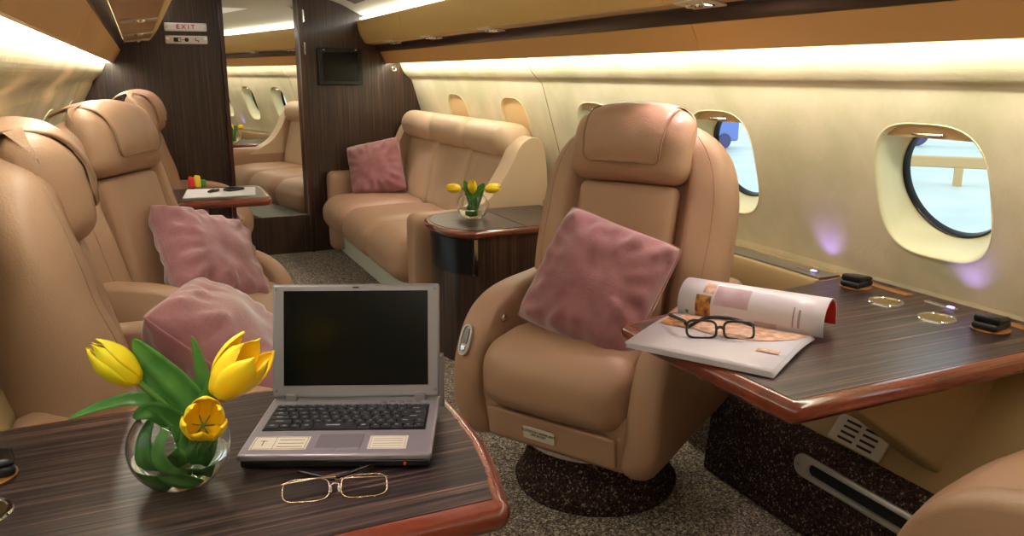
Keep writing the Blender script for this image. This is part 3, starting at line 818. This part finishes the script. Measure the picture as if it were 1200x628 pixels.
build('indicator_lamp', cbox(.012, .018, .003, (0, -.03, .004)), 'violet', t, smooth=False)

# small pedestal table far left
sp = [(-.28, 4.50), (.52, 4.50)] + arc((.55, 4.56), .06, -90, 0, 5) + [(.62, 4.85)] + arc((.56, 5.02), .06, 0, 90, 5) + [(-.28, 5.08)]
TS = table('pedestal_table', 'small dark wood table with red rim between the two far left seats', sp, .70, (.2, 4.85, 0), th=.045)
build('pedestal', prism([(.10, -.04), (.16, -.05), (.22, -.04), (.22, .04), (.10, .04)], 0, .655, 'z'), 'dark', TS, bevel=.006)
build('post_trim', boxbm(.225, .245, -.03, .03, 0, .655), 'rim', TS, smooth=False)
bm = bmesh.new(); 
pp = [(-.20, -.16), (.17, -.20), (.21, .14), (-.16, .18)]
o = tag(build('paper_sheet', xf(prism(pp, 0, .004), Matrix.Translation((.36, 4.80, .7015))), 'white', smooth=False), 'white paper sheet lying on the small far table', 'paper')
t = thing('mobile_phone', 'small black phone lying on the white paper on the far table', 'phone', (.44, 4.83, .706), .5)
build('phone_body', xf(softbox(.11, .055, .016, .008, 6), Matrix.Translation((0, 0, .008))), 'softblack', t)
build('phone_screen', cbox(.06, .040, .002, (-.012, 0, .0165)), 'screen', t, smooth=False)
t = thing('pen_case', 'small dark pen beside the phone on the white paper', 'pen', (.33, 4.80, .706), -.8)
build('barrel', xf(lathe([(0, -.045), (.007, -.04), (.008, .03), (.004, .045), (0, .045)], 12), Matrix.Translation((0, 0, .008)) @ Matrix.Rotation(PI / 2, 4, 'X')), 'softblack', t)
build('clip', cbox(.003, .035, .003, (0, -.015, .0165)), 'chrome', t, smooth=False)
t = thing('snack_packet', 'small red, yellow and green packet at the far end of the small table', 'packet', (.25, 5.03, .702), .3)
def sn(p, u): return p.x, p.y * (1 - .7 * max(0, u.z) ** 2), p.z + nz(p.x * 60, p.y * 60, 1, 1, .006)
build('packet_body', xf(softbox(.035, .035, .07, .012, 8, sn), Matrix.Translation((-.022, 0, .036))), 'red', t)
build('packet_front', xf(softbox(.035, .035, .075, .012, 8, sn), Matrix.Translation((.008, -.01, .04))), 'yellow', t)
build('packet_flap', xf(softbox(.05, .02, .045, .008, 8, sn), Matrix.Translation((.036, 0, .028))), 'green', t)

# ------------------------------------------------------------------ laptop
c1, c2 = Vector((.110, 1.345)), Vector((.397, 1.222))
hx, hy = .205, 1.61
dirx = Vector((.93, -.39)).normalized(); rz = math.atan2(dirx.y, dirx.x)
LW, LD = .325, .25
t = thing('laptop', 'open silver laptop with black screen and keyboard on the left table', 'laptop', (.240, 1.262, .7008), rz)
# local: x right, y away from front edge, origin front centre bottom
build('base_bottom', boxbm(-LW / 2 + .004, LW / 2 - .004, .004, LD - .004, .004, .018), 'black', t, bevel=.004)
build('palm_rest', boxbm(-LW / 2, LW / 2, 0, LD, .018, .030), 'silver', t, bevel=.004)
for x in (-.14, .14): build('rubber_foot', boxbm(x - .01, x + .01, .02, .04, 0, .006), 'black', t, smooth=False)
for x in (-.14, .14): build('rubber_foot', boxbm(x - .01, x + .01, .2, .22, 0, .006), 'black', t, smooth=False)
kb = build('keyboard', boxbm(-.145, .145, .095, .208, .0295, .0312), 'black', t, smooth=False)
protos = {}
def key(x, y, w, h):
    k_ = round(w, 4)
    if k_ not in protos:
        bm = loft([[(sx * w / 2, sy * h / 2, 0) for sx, sy in ((-1, -1), (1, -1), (1, 1), (-1, 1))], [(sx * (w / 2 - .001), sy * (h / 2 - .001), .0022) for sx, sy in ((-1, -1), (1, -1), (1, 1), (-1, 1))]])
        abox(bm, -w * .22, w * .10, 0, h * .22, .0022, .00225)
        bm.faces.ensure_lookup_table()
        for f in bm.faces[-6:]: f.material_index = 1
        o_ = build('key', bm, ['key', 'legend'], kb, smooth=False); protos[k_] = o_
    else:
        o_ = protos[k_].copy(); COL.objects.link(o_); o_.parent = kb
    o_.location = (x, y, .0312)
rows = [(.2005, .011, [1] * 15), (.1835, .0155, [1] * 13 + [2]), (.1655, .0155, [1.5] + [1] * 12 + [1.5]), (.1475, .0155, [1.8] + [1] * 11 + [2.2]), (.1295, .0155, [2.3] + [1] * 10 + [1.7, 1]), (.1100, .0175, [1.3, 1, 1, 1.2, 4.2, 1.2, 1, 1, 1.1, 1, 1])]
for y, h, ws in rows:
    tot = sum(ws); u_ = .284 / tot; x = -.142
    for w in ws: key(x + w * u_ / 2, y, round(w * u_ - .0016, 4), h); x += w * u_
build('trackpad', boxbm(-.038, .040, .026, .078, .0295, .0307), 'silver2', t, smooth=False, bevel=.0004)
for s in (0, 1): build('trackpad_button', boxbm(-.038 + s * .0395, -.0005 + s * .0405, .012, .0245, .0295, .031), 'silver', t, smooth=False, bevel=.0006)
for x0, x1 in ((-.148, -.052), (.052, .118)):
    st = build('sticker', boxbm(x0, x1, .020, .070, .0295, .0304), 'label', t, smooth=False)
    lm = bmesh.new()
    for i in range(4 if x0 > 0 else 3):
        yy = .030 + i * (.009 if x0 > 0 else .013); abox(lm, (x0 + .008) if x0 > 0 else x0 + .045, x1 - .008, yy, yy + .0018, .0304, .0306)
    for a in ((x0 + .003, x1 - .003, .0225, .0232), (x0 + .003, x1 - .003, .0668, .0675), (x0 + .003, x0 + .0037, .0225, .0675), (x1 - .0037, x1 - .003, .0225, .0675)):
        abox(lm, a[0], a[1], a[2], a[3], .0304, .0306)
    if x0 < 0: abox(lm, x0 + .038, x0 + .0387, .0225, .0675, .0304, .0306); abox(lm, x0 + .018, x0 + .0195, .035, .055, .0304, .0306); abox(lm, x0 + .013, x0 + .0245, .052, .0535, .0304, .0306)
    build('sticker_print', lm, 'inkgrey' if x0 > 0 else 'ink', st, smooth=False)
for i in range(5): build('shortcut_button', xf(lathe([(0, .002), (.0055, .002), (.0065, 0), (0, 0)], 6), Matrix.Translation((.055 + i * .0165, .222, .0298))), 'silver2', t, smooth=False)
for x, mm in ((.102, 'black'), (.118, 'red')): build('audio_jack', xf(lathe([(0, 0), (.0028, 0), (.0028, .003), (0, .003)], 14), Matrix.Translation((x, .002, .012)) @ Matrix.Rotation(PI / 2, 4, 'X')), mm, t)
# lid hinged at rear, tipped back
lid = bpy.data.objects.new('lid', None)
LR = Matrix.Translation((0, LD - .012, .030)) @ Matrix.Rotation(math.radians(-14), 4, 'X')
ln = xf(boxbm(-LW / 2, LW / 2, -.004, .010, .004, .225), LR)
lid = build('lid', ln, 'silver', t, bevel=.005)
build('display', xf(boxbm(-.140, .140, -.0055, -.0035, .028, .212), LR), 'screen', lid, smooth=False)
for x in (-.125, .125): build('hinge', xf(boxbm(x - .011, x + .011, -.009, .008, -.008, .012), LR), 'silver2', t, bevel=.003)
for x, z in ((-.154, .215), (.154, .215), (-.154, .018), (.154, .018)): build('screw_cover', xf(lathe([(0, .001), (.003, .001), (.003, 0), (0, 0)], 10), LR @ Matrix.Translation((x, -.0042, z)) @ Matrix.Rotation(PI / 2, 4, 'X')), 'silver2', lid)
build('screen_latch', xf(boxbm(-.006, .006, -.0055, -.004, .217, .220), LR), 'black', lid, smooth=False)
build('antenna_stub', boxbm(.164, .172, LD - .03, LD - .012, .02, .125), 'silver2', t, bevel=.003)

# ------------------------------------------------------------------ vases and tulips
def bowl(label, loc, R0, H0, wl):
    t = thing('glass_vase', label, 'vase', loc)
    prof = []
    th = .0028 * R0 / .08
    N = 20; a0, a1 = -62, 47
    for i in range(N + 1):
        a = math.radians(a0 + (a1 - a0) * i / N); prof.append((R0 * math.cos(a), R0 * .92 * math.sin(a)))
    z0 = prof[0][1]; prof = [(r, z - z0 + .001) for r, z in prof]
    inner = [(r - th, z + (th if i == 0 else 0)) for i, (r, z) in enumerate(prof)][::-1]
    build('glass_bowl', lathe([(0, .001)] + prof + inner + [(0, th + .001)], 56), 'glass', t)
    wi = [(r - th * 1.25, z + (th * 1.4 if i == 0 else 0)) for i, (r, z) in enumerate(prof) if z < wl]
    wi = [(0, wi[0][1])] + wi + [(wi[-1][0], wl), (0, wl)]
    build('water', lathe(wi, 48), 'water', t)
    return prof[-1][1]
def tulip(label, base, head, tip_dir, size, openness=.0, m='petal', petals=6, grp=None, bend=(0, 0, .03)):
    t = thing('tulip', label, 'flower', base, 0, grp)
    b = Vector((0, 0, 0)); h = Vector(head) - Vector(base); mid = (b + h) / 2 + Vector(bend)
    d = Vector(tip_dir).normalized()
    path = smooth_path([b, mid, h - d * size * .12, h], 6)
    build('stem', tube(path, .0035 * size / .055 * 1.0, 8), 'stem', t)
    q = d.to_track_quat('Z', 'Y').to_matrix().to_4x4()
    fl = bmesh.new()
    for k in range(petals):
        ang = 2 * PI * k / petals + .3; lay = k % 2
        op = openness * (1.15 if lay else .9)
        V = []
        for j in range(13):
            v = j / 12
            rr = size * (.36 * math.sin(PI * min(1, v * .80 + .10)) ** .8 + op * v * v * .55) * (1.0 if lay else .93)
            if v < .08: rr *= v / .08 * .6 + .4
            z = size * (1.18 * v - .10 * op * v * v) + size * .02 * lay
            w = .78 * (math.sin(PI * min(1, (v * .86 + .10))) ** .7) * (1 - .25 * openness)
            if v > .85: w *= max(.12, 1 - ((v - .85) / .15) ** 2 * .85)
            row = []
            for i in range(9):
                s = -1 + i / 4
                a = ang + s * w
                r2 = rr * (1 - .06 * s * s) + size * .012 * math.sin(s * 5 + k) * v
                zz = z - size * .05 * s * s * v + size * .02 * nz(i * .7, k * 3.1, v * 3)
                row.append(fl.verts.new(q @ Vector((r2 * math.cos(a), r2 * math.sin(a), zz)) + h))
            V.append(row)
        for j in range(12):
            for i in range(8): fl.faces.new((V[j][i], V[j][i + 1], V[j + 1][i + 1], V[j + 1][i]))
    build('flower_head', fl, m, t, solid=.0012, recalc=False)
    return t
def leaf(label, pts, w, loc=(0, 0, 0), twist=0, grp='tulip leaves', fold=.35, nrm=None):
    P = smooth_path(pts, 7); n = len(P); base = P[0].copy(); bm = bmesh.new(); V = []
    for j, p in enumerate(P):
        v = j / (n - 1); tg = (P[min(j + 1, n - 1)] - P[max(j - 1, 0)]).normalized()
        up = Vector(nrm) if nrm else Vector((0, -1, .2)); side = tg.cross(up).normalized(); nn = side.cross(tg).normalized()
        hw = w * (math.sin(PI * (.12 + .88 * v) ** .9) ** .75 if v < 1 else 0) + .0003
        if v > .97: hw *= .4
        V.append([bm.verts.new(p - base + side * hw * s * math.cos(fold * abs(s)) + nn * hw * abs(s) * fold) for s in (-1, -.5, 0, .5, 1)])
    for j in range(n - 1):
        for i in range(4): bm.faces.new((V[j][i], V[j][i + 1], V[j + 1][i + 1], V[j + 1][i]))
    o = build('tulip_leaf', bm, 'leaf', solid=.0012, recalc=False); o.location = base
    tag(o, label, 'leaf', grp); return o

bx, by, bz = .006, 1.325, .7012
bowl('round clear glass vase of water holding three large tulips on left table', (bx, by, bz), .080, .14, .050)
# helper to set positions in camera-facing frame around the vase: r = right, u = up, f = toward viewer
Rv = Vector((.912, -.41, 0)); Fv = Vector((-.41, -.912, 0)) ; Rv.normalize(); Fv.normalize()
def vp(r, u, f=0): q = Vector((bx, by, bz)) + Rv * r + Fv * f; return (q.x, q.y, bz + u)
tulip('closed lemon yellow tulip leaning left out of the large vase', vp(.02, .015, -.01), vp(-.046, .178, .015), Rv * -.55 + Vector((0, 0, .62)) + Fv * .1, .078, 0, 'petal_lemon', 6, bend=(.01, 0, .02))
tulip('tall yellow tulip with pointed petals leaning right beside the laptop', vp(-.03, .015, -.01), vp(.066, .150, .0), Rv * .62 + Vector((0, 0, .70)) + Fv * .05, .098, .30, 'petal', 6, bend=(.0, 0, .01))
tulip('wide open yellow tulip facing the viewer at the vase mouth', vp(.0, .015, -.02), vp(.060, .120, .045), Fv * .55 + Vector((0, 0, .35)) + Rv * .25, .078, .34, 'petal', 6, bend=(.0, 0, .02))
leaf('broad upright tulip leaf in the middle of the large vase', [vp(.03, .02), vp(.045, .10), vp(.02, .16), vp(-.035, .22), vp(-.055, .245)], .026, nrm=Fv)
leaf('long leaf lying out to the left of the large vase', [vp(.02, .03), vp(.0, .10), vp(-.04, .145, .01), vp(-.10, .142, .02), vp(-.158, .122, .03)], .017, nrm=Vector((0, 0, 1)) + Fv * .5)
leaf('narrow upright pointed leaf left of the right tulip', [vp(-.01, .03), vp(.03, .11), vp(.048, .17), vp(.045, .215), vp(.037, .25)], .013, nrm=Fv)
leaf('short leaf against the stem of the right tulip', [vp(-.0, .03), vp(.035, .11, .01), vp(.06, .155, .01), vp(.072, .198, .01)], .017, nrm=Fv)
leaf('leaf hanging behind the closed lemon tulip', [vp(.02, .03), vp(.0, .12), vp(-.035, .17, -.01), vp(-.055, .225, -.02)], .020, nrm=Fv)
leaf('folded leaf at the left side of the vase mouth', [vp(.04, .04), vp(.01, .10), vp(-.025, .135, .02), vp(-.055, .125, .03)], .022, nrm=Fv)
leaf('leaf submerged at the right side of the large vase', [vp(-.03, .012), vp(.01, .05), vp(.045, .085), vp(.055, .12)], .020, nrm=Fv)

leaf('leaf submerged at the left side of the large vase', [vp(-.02, .012), vp(-.045, .04, .02), vp(-.05, .08, .01), vp(-.035, .12)], .015, nrm=Fv)
leaf('broad leaf curling low inside the front of the large vase', [vp(.03, .012, .01), vp(.0, .035, .035), vp(-.02, .07, .03), vp(-.01, .11)], .014, nrm=Fv)
cx2, cy2, cz2 = 1.45, 3.70, .6525
bowl('small round glass vase holding three yellow tulips on the side cabinet', (cx2, cy2, cz2), .078, .13, .05)
def vq(r, u, f=0): q = Vector((cx2, cy2, cz2)) + Rv * r + Fv * f; return (q.x, q.y, cz2 + u)
tulip('small yellow tulip lying out to the left over the cabinet vase', vq(.01, .02), vq(-.055, .15, .01), Rv * -1 + Vector((0, 0, .06)), .065, 0, 'petal', 6)
tulip('small upright yellow tulip in the middle of the cabinet vase', vq(.0, .02), vq(.0, .13, .02), Vector((0, 0, 1)) + Fv * .5, .062, .05, 'petal', 6)
tulip('small yellow tulip lying out to the right over the cabinet vase', vq(-.01, .02), vq(.058, .145, .01), Rv * 1 + Vector((0, 0, .14)), .068, .05, 'petal', 6)
leaf('leaf left of the middle tulip in the cabinet vase', [vq(.01, .02), vq(-.01, .1), vq(-.03, .16), vq(-.042, .19)], .020, nrm=Fv)
leaf('leaf right of the middle tulip in the cabinet vase', [vq(.0, .02), vq(.02, .1), vq(.04, .15), vq(.06, .175)], .024, nrm=Fv)
leaf('leaf low inside the small cabinet vase', [vq(-.02, .02), vq(.0, .07), vq(.02, .11, .03)], .024, nrm=Fv)

# ------------------------------------------------------------------ spectacles
def specs(label, loc, rotz, W_, Hh, wire, fm, upright, arms, kind):
    t = thing('eyeglasses', label, 'glasses', loc, rotz)
    g = W_ * .055
    tilt = Matrix.Rotation(upright, 4, 'X')
    for s in (-1, 1):
        c = s * (W_ / 4 + g * .4)
        o_ = [Vector((c + x, 0, Hh / 2 + z + wire)) for x, z in oval(W_ / 4 - g * .6, Hh / 2, 28, 3.6)]
        o_ = [tilt @ p for p in o_]
        r_ = build('rim', tube(o_, wire, 8, cyc=True), fm, t)
        i_ = [p for p in o_]
        cn = tilt @ Vector((c, 0, Hh / 2 + wire))
        a = [cn + (p - cn) * .98 + tilt @ Vector((0, .0006, 0)) for p in i_]; b = [cn + (p - cn) * .98 - tilt @ Vector((0, .0006, 0)) for p in i_]
        build('lens', loft([a, b]), 'lensglass', r_, smooth=False)
    br = [tilt @ Vector(p) for p in ((-g, 0, Hh * .62), (0, -.001, Hh * .72), (g, 0, Hh * .62))]
    build('bridge', tube(smooth_path(br, 5), wire * 1.2, 8), fm, t)
    if kind == 'wire':
        for s in (-1, 1): build('nose_pad', xf(softbox(.004, .006, .010, .002, 4), Matrix.Translation((s * g * .7, .006, Hh * .4))), 'plastic', t)
    for s, (p1, p2, p3) in zip((-1, 1), arms):
        top = tilt @ Vector((s * W_ / 2, 0, Hh * .85))
        hb = build('temple', tube(smooth_path([top, p1, p2, p3], 6), wire * (1.5 if kind != 'wire' else 1.1), 8, flat=1.0), fm, t)
        if kind == 'wire':
            build('temple_tip', tube(smooth_path([Vector(p2) * .75 + Vector(p1) * .25, p2, p3], 6), wire * 2.6, 8), 'frame', hb)
    return t
specs('thin gold wire glasses with dark tips lying in front of the laptop', (.220, 1.165, .7015), math.radians(-14), .166, .040, .0011, 'gold', math.radians(-58),
      [((-.03, .026, .026), (.010, .040, .020), (.060, .092, .010)), ((.03, .026, .022), (-.010, .044, .014), (-.062, .094, .006))], 'wire')

# ------------------------------------------------------------------ magazine
# frame: A = spine left, B = spine right
ml = Vector((1.300, 1.760, 0)); mr = Vector((1.482, 1.455, 0)); sd = (mr - ml); sl = sd.length; sd.normalize()
dn = Vector((-sd.y, sd.x, 0)); 
if dn.dot(Vector((-1, -1, 0))) < 0: dn = -dn
MZ = .7015
t = thing('magazine', 'open glossy magazine with rolled back page lying on the right table', 'magazine', (ml.x, ml.y, MZ))
def mp(a, b, z=0): q = sd * a + dn * b; return Vector((q.x, q.y, z))
PW = .325
for k in range(5):
    off_ = .002 * k
    bm = bmesh.new(); rows = []
    for j in range(13):
        b = PW * j / 12 - off_ * .8; v = j / 12
        z = .012 * math.sin(PI * min(1, v * 1.6) * .5 + .0) * (1 - v) * 1.5 + .0022 * k + .001 + .002 * v
        rows.append([bm.verts.new(mp(a_ * sl * 1.0 + .002 * math.sin(k), b, z)) for a_ in (-.01 - .004 * k, .25, .5, .75, 1.0 - .004 * k)])
    for r0, r1 in zip(rows, rows[1:]):
        for i in range(4): bm.faces.new((r0[i], r0[i + 1], r1[i + 1], r1[i]))
    pg = build('page', bm, 'page', t, solid=.0009)
topz = lambda b: .012 * math.sin(PI * min(1, b / PW * 1.6) * .5) * (1 - b / PW) * 1.5 + .0022 * 4 + .001 + .002 * b / PW + .0024
def printed(name, a0, a1, b0, b1, m, par, shape='rect'):
    bm = bmesh.new(); rows = []
    N = 16
    for j in range(N + 1):
        v = j / N; b = b0 + (b1 - b0) * v
        if shape == 'arch': h = math.sqrt(max(.0, 1 - v ** 2)); aa, ab = (a0 + a1) / 2 - (a1 - a0) / 2 * h, (a0 + a1) / 2 + (a1 - a0) / 2 * h
        else: aa, ab = a0, a1
        rows.append([bm.verts.new(mp(aa + (ab - aa) * i / 8, b, topz(max(b, 0)))) for i in range(9)])
    for r0, r1 in zip(rows, rows[1:]):
        for i in range(8):
            try: bm.faces.new((r0[i], r0[i + 1], r1[i + 1], r1[i]))
            except ValueError: pass
    return build(name, bm, m, par, recalc=False)
printed('printed_photo', sl * .04, sl * .98, .010, .165, 'photo3', pg, 'arch')
printed('printed_photo', -.0 + .002, sl * .26, .075, .150, 'photo1', pg)
printed('printed_photo', sl * .78, sl * .93, .195, .213, 'photo3', pg)
printed('printed_text', sl * .38, sl * .62, .185, .188, 'inkgrey', pg); printed('printed_text', sl * .38, sl * .66, .176, .179, 'inkgrey', pg)
# rolled page: goes up from spine and curls away
rc = .052; path = []
for i in range(25):
    a = math.radians(-100 + 265 * i / 24)     # start at bottom, swings toward viewer side and up and over
    path.append((-.058 + rc * math.cos(a) * 1.0, .004 + rc * .92 + rc * .92 * math.sin(a)))
path = [(.0, .010), (.006, .026), (.008, .045), (.002, .066), (-.014, .084), (-.038, .095), (-.066, .096), (-.092, .086), (-.110, .068), (-.119, .046), (-.120, .020)]
pth = smooth_path([(x, 0, z) for x, z in path], 4)
bm = bmesh.new(); rows = [[bm.verts.new(mp(sl * a_ - .01 + .03 * a_, p.x, p.z)) for a_ in (0, .2, .4, .6, .8, 1)] for p in pth]
for r0, r1 in zip(rows, rows[1:]):
    for i in range(5): bm.faces.new((r0[i], r0[i + 1], r1[i + 1], r1[i]))
rl = build('rolled_page', bm, 'page', t, solid=.0016)
def onroll(name, a0, a1, s0, s1, m, par=rl):
    n = len(pth); bm = bmesh.new(); rows = []
    for j in range(int(s0 * n), int(s1 * n) + 1):
        p = pth[j]; q = pth[min(j + 1, n - 1)]; tg = (q - pth[max(j - 1, 0)]).normalized(); nn = Vector((tg.z, 0, -tg.x)) * .0012
        rows.append([bm.verts.new(mp((a0 + (a1 - a0) * i / 4) * (sl + .03) - .01, p.x + nn.x, p.z + nn.z)) for i in range(5)])
    for r0, r1 in zip(rows, rows[1:]):
        for i in range(4): bm.faces.new((r0[i], r0[i + 1], r1[i + 1], r1[i]))
    build(name, bm, m, par, recalc=False)
onroll('printed_photo', .13, .24, .03, .33, 'photo1'); onroll('printed_photo', .17, .25, .36, .50, 'photo3')
onroll('printed_photo', .26, .50, .22, .48, 'photo2'); onroll('printed_photo', .55, .70, .02, .12, 'photo2')
onroll('printed_text', .80, .81, .12, .36, 'inkgrey'); onroll('printed_text', .835, .85, .10, .34, 'inkgrey'); onroll('printed_mark', .06, .08, .06, .10, 'green')
# red inside page of the roll
pi_ = [(x + (.0045 if x < -.06 else -.0045), z - .004) for x, z in path[4:]]
bm = bmesh.new(); rows = [[bm.verts.new(mp(sl * a_ - .008 + .028 * a_, x, z)) for a_ in (0, .5, 1)] for x, z in pi_]
for r0, r1 in zip(rows, rows[1:]):
    for i in range(2): bm.faces.new((r0[i], r0[i + 1], r1[i + 1], r1[i]))
build('red_inner_page', bm, 'red', t, solid=.001)
gp = mp(sl * .50, .178); 
specs('black rectangular framed glasses resting on the open magazine', (ml.x + gp.x, ml.y + gp.y, MZ + .016), math.atan2(sd.y, sd.x) + .50, .165, .044, .0032, 'frame', math.radians(-28),
      [((-.086, .03, .036), (-.100, .06, .034), (-.115, .10, .030)), ((.03, .045, .042), (-.03, .060, .036), (-.075, .052, .012))], 'acetate')

# ------------------------------------------------------------------ bits on the right side wall
t = thing('wall_vent', 'off-white slotted air grille low on the side panel beneath the right table', 'vent', (1.795, 1.56, .335)); t.rotation_euler = (0, .65, 0)
build('grille_plate', cbox(.008, .19, .085), 'plastic', t, bevel=.004)
bm = bmesh.new()
for c in (-1, 1):
    for i in range(4): abox(bm, -.0055, -.0035, c * .035 - .026, c * .035 + .026, -.030 + i * .018, -.023 + i * .018)
build('slot', bm, 'black', t, smooth=False)
t = thing('literature_pocket', 'long chrome-framed dark slot handle on the carpeted kick panel', 'handle', (1.7055, 1.46, .215)); t.rotation_euler = (0, .1, 0)
L2 = .245
def stad(a, b, n=10):
    o_ = []
    for i in range(n + 1): th = -PI / 2 + PI * i / n; o_.append((a - b + b * math.cos(th), b * math.sin(th)))
    for i in range(n + 1): th = PI / 2 + PI * i / n; o_.append((-(a - b) + b * math.cos(th), b * math.sin(th)))
    return o_
def rg(a, b, d, sh=0): return [(-d, y + sh, z) for y, z in stad(a, b)]
build('chrome_frame', loft([rg(L2, .034, -.004), rg(L2, .034, .008), rg(L2 - .006, .028, .012), rg(L2 - .035, .019, .011, -.02), rg(L2 - .038, .016, .002, -.02)], cap=False), 'satin', t)
build('dark_slot', loft([rg(L2 - .036, .018, -.003, -.02), rg(L2 - .036, .018, .003, -.02)]), 'black', t, smooth=False)
build('end_stud', xf(lathe([(0, .004), (.004, .003), (.005, 0)], 12), Matrix.Translation((-.011, .222, .0)) @ Matrix.Rotation(-PI / 2, 4, 'Y')), 'chrome', t)
t = thing('floor_socket', 'small round chrome ring on the carpeted corner beside the facing seat', 'socket', (1.72, 2.11, .24))
build('ring', xf(tube([(0, .022 * math.cos(a * PI / 10), .022 * math.sin(a * PI / 10)) for a in range(20)], .004, 6, cyc=True), Matrix.Translation((-.022, 0, 0)) @ Matrix.Rotation(.4, 4, 'Z')), 'chrome', t)
build('socket_face', xf(lathe([(0, .003), (.02, .003), (.02, -.01), (0, -.01)], 20), Matrix.Translation((-.02, 0, 0)) @ Matrix.Rotation(-PI / 2, 4, 'Y')), 'black', t)

# ------------------------------------------------------------------ outside on the apron
struct(build('ground', boxbm(-40, 160, -60, 200, -2.3, -2.2), 'tarmac', smooth=False))
def far(x, y): return (x, y, -2.2)
t = thing('service_stand', 'blurred ochre wheeled steel beam on the apron outside the big window', 'work stand', far(25, 17.0), math.radians(-50))
build('beam', cbox(6, .3, .36, (0, 0, .75)), 'orange', t, bevel=.05)
for x in (-3.5, -1.5, 2.5): build('leg', cbox(.25, .4, .6, (x, 0, .3)), 'orange', t, smooth=False)
t = thing('tow_dolly', 'blurred grey wheeled dolly on the apron behind the ochre beam', 'dolly', far(38, 26.5), math.radians(-50))
build('deck', cbox(9, .6, .25, (0, 0, 1.1)), 'dust', t, bevel=.05)
for x in (-3.8, .4, 1.3): build('wheel', xf(lathe([(0, -.2), (.5, -.2), (.55, 0), (.5, .2), (0, .2)], 20), Matrix.Translation((x, 0, .55)) @ Matrix.Rotation(PI / 2, 4, 'X')), 'tyre', t)
t = thing('service_truck', 'blurred blue box outside the second window from the right', 'vehicle', far(24, 33), 0)
build('body', cbox(5, 2, 1.3, (0, 0, 1.0)), 'bluesteel', t, bevel=.1)
for x in (-1.6, 1.6): build('wheel', xf(lathe([(0, -.15), (.35, -.15), (.38, 0), (.35, .15), (0, .15)], 18), Matrix.Translation((x, -.95, .38)) @ Matrix.Rotation(PI / 2, 4, 'X')), 'tyre', t)

# ------------------------------------------------------------------ lights
def area(name, loc, size, power, col, rot=(0, 0, 0), sy=None, spread=None):
    l = bpy.data.lights.new(name, 'AREA'); l.energy = power; l.color = col; l.shape = 'RECTANGLE' if sy else 'SQUARE'; l.size = size
    if sy: l.size_y = sy
    if spread: l.spread = spread
    o = bpy.data.objects.new(name, l); link(o); o.location = loc; o.rotation_euler = rot; return o
def spot(name, loc, target, power, col, ang=50, blend=.8, r=.02):
    l = bpy.data.lights.new(name, 'SPOT'); l.energy = power; l.color = col; l.spot_size = math.radians(ang); l.spot_blend = blend; l.shadow_soft_size = r
    o = bpy.data.objects.new(name, l); link(o); o.location = loc
    o.rotation_euler = (Vector(target) - Vector(loc)).to_track_quat('-Z', 'Y').to_euler(); return o
PK = (1, .74, .80)
spot('reading_spot', (1.635, 2.16, 1.54), (1.30, 2.1, .6), 14, PK, 60)
spot('reading_spot', (1.635, 1.62, 1.54), (1.45, 1.5, .7), 12, PK, 70)
spot('reading_spot', (.03, 1.35, 1.54), (.32, 1.18, .7), 14, (1, .68, .82), 46)
spot('reading_spot', (.03, 3.69, 1.54), (.15, 3.2, .6), 12, PK, 60)
spot('reading_spot', (.03, 2.5, 1.54), (.25, 2.05, .6), 2, PK, 60)
spot('reading_spot', (1.635, 5.62, 1.54), (1.55, 5.5, .45), 12, PK, 60)
spot('reading_spot', (.03, 5.5, 1.54), (.3, 5.3, .6), 8, PK, 60)
area('cabin_fill', (CX, -1.1, 1.45), 1.4, 1.5, (1, .93, .86), (math.radians(80), 0, 0), .6)
area('cabin_fill', (CX, 3.0, 1.86), .4, 2.5, (1, .95, .85), (0, 0, 0), 5)

for loc in ((2.05, 1.515, .73), (2.06, 2.05, .72)):
    l = bpy.data.lights.new('indicator_glow', 'SPOT'); l.energy = .5; l.color = (.32, .22, 1); l.spot_size = 1.7; l.spot_blend = 1; l.shadow_soft_size = .01
    o = bpy.data.objects.new('indicator_glow', l); link(o); o.location = loc; o.rotation_euler = Vector((.06, -.0, .10)).to_track_quat('-Z', 'Y').to_euler()
w = bpy.data.worlds.new('daylight'); S.world = w; w.use_nodes = True
bg = w.node_tree.nodes['Background']; bg.inputs['Color'].default_value = (.86, .96, 1, 1); bg.inputs['Strength'].default_value = 1.6

# ------------------------------------------------------------------ camera
cam = bpy.data.cameras.new('camera'); co = bpy.data.objects.new('camera', cam); link(co)
cam.sensor_width = 36; cam.lens = 36 * 953 / 1200; cam.clip_start = .05; cam.clip_end = 500
Xc, Yc, Zc = Vector((.9123, -.4096, 0)), Vector((.0952, .2123, .9726)), Vector((-.3984, -.8872, .2325))
Xc.normalize(); Zc = (Zc - Xc * Zc.dot(Xc)).normalized(); Yc = Zc.cross(Xc)
m = Matrix((Xc, Yc, Zc)).transposed().to_4x4(); m.translation = (0, 0, 1.35)
co.matrix_world = m
S.camera = co
S.cycles.max_bounces = 16; S.cycles.transmission_bounces = 16; S.cycles.transparent_max_bounces = 16; S.cycles.glossy_bounces = 6; S.cycles.diffuse_bounces = 5
S.view_settings.view_transform = 'Standard'; S.view_settings.look = 'None'; S.view_settings.gamma = 1
S.view_settings.use_curve_mapping = False; S.view_settings.exposure = 0
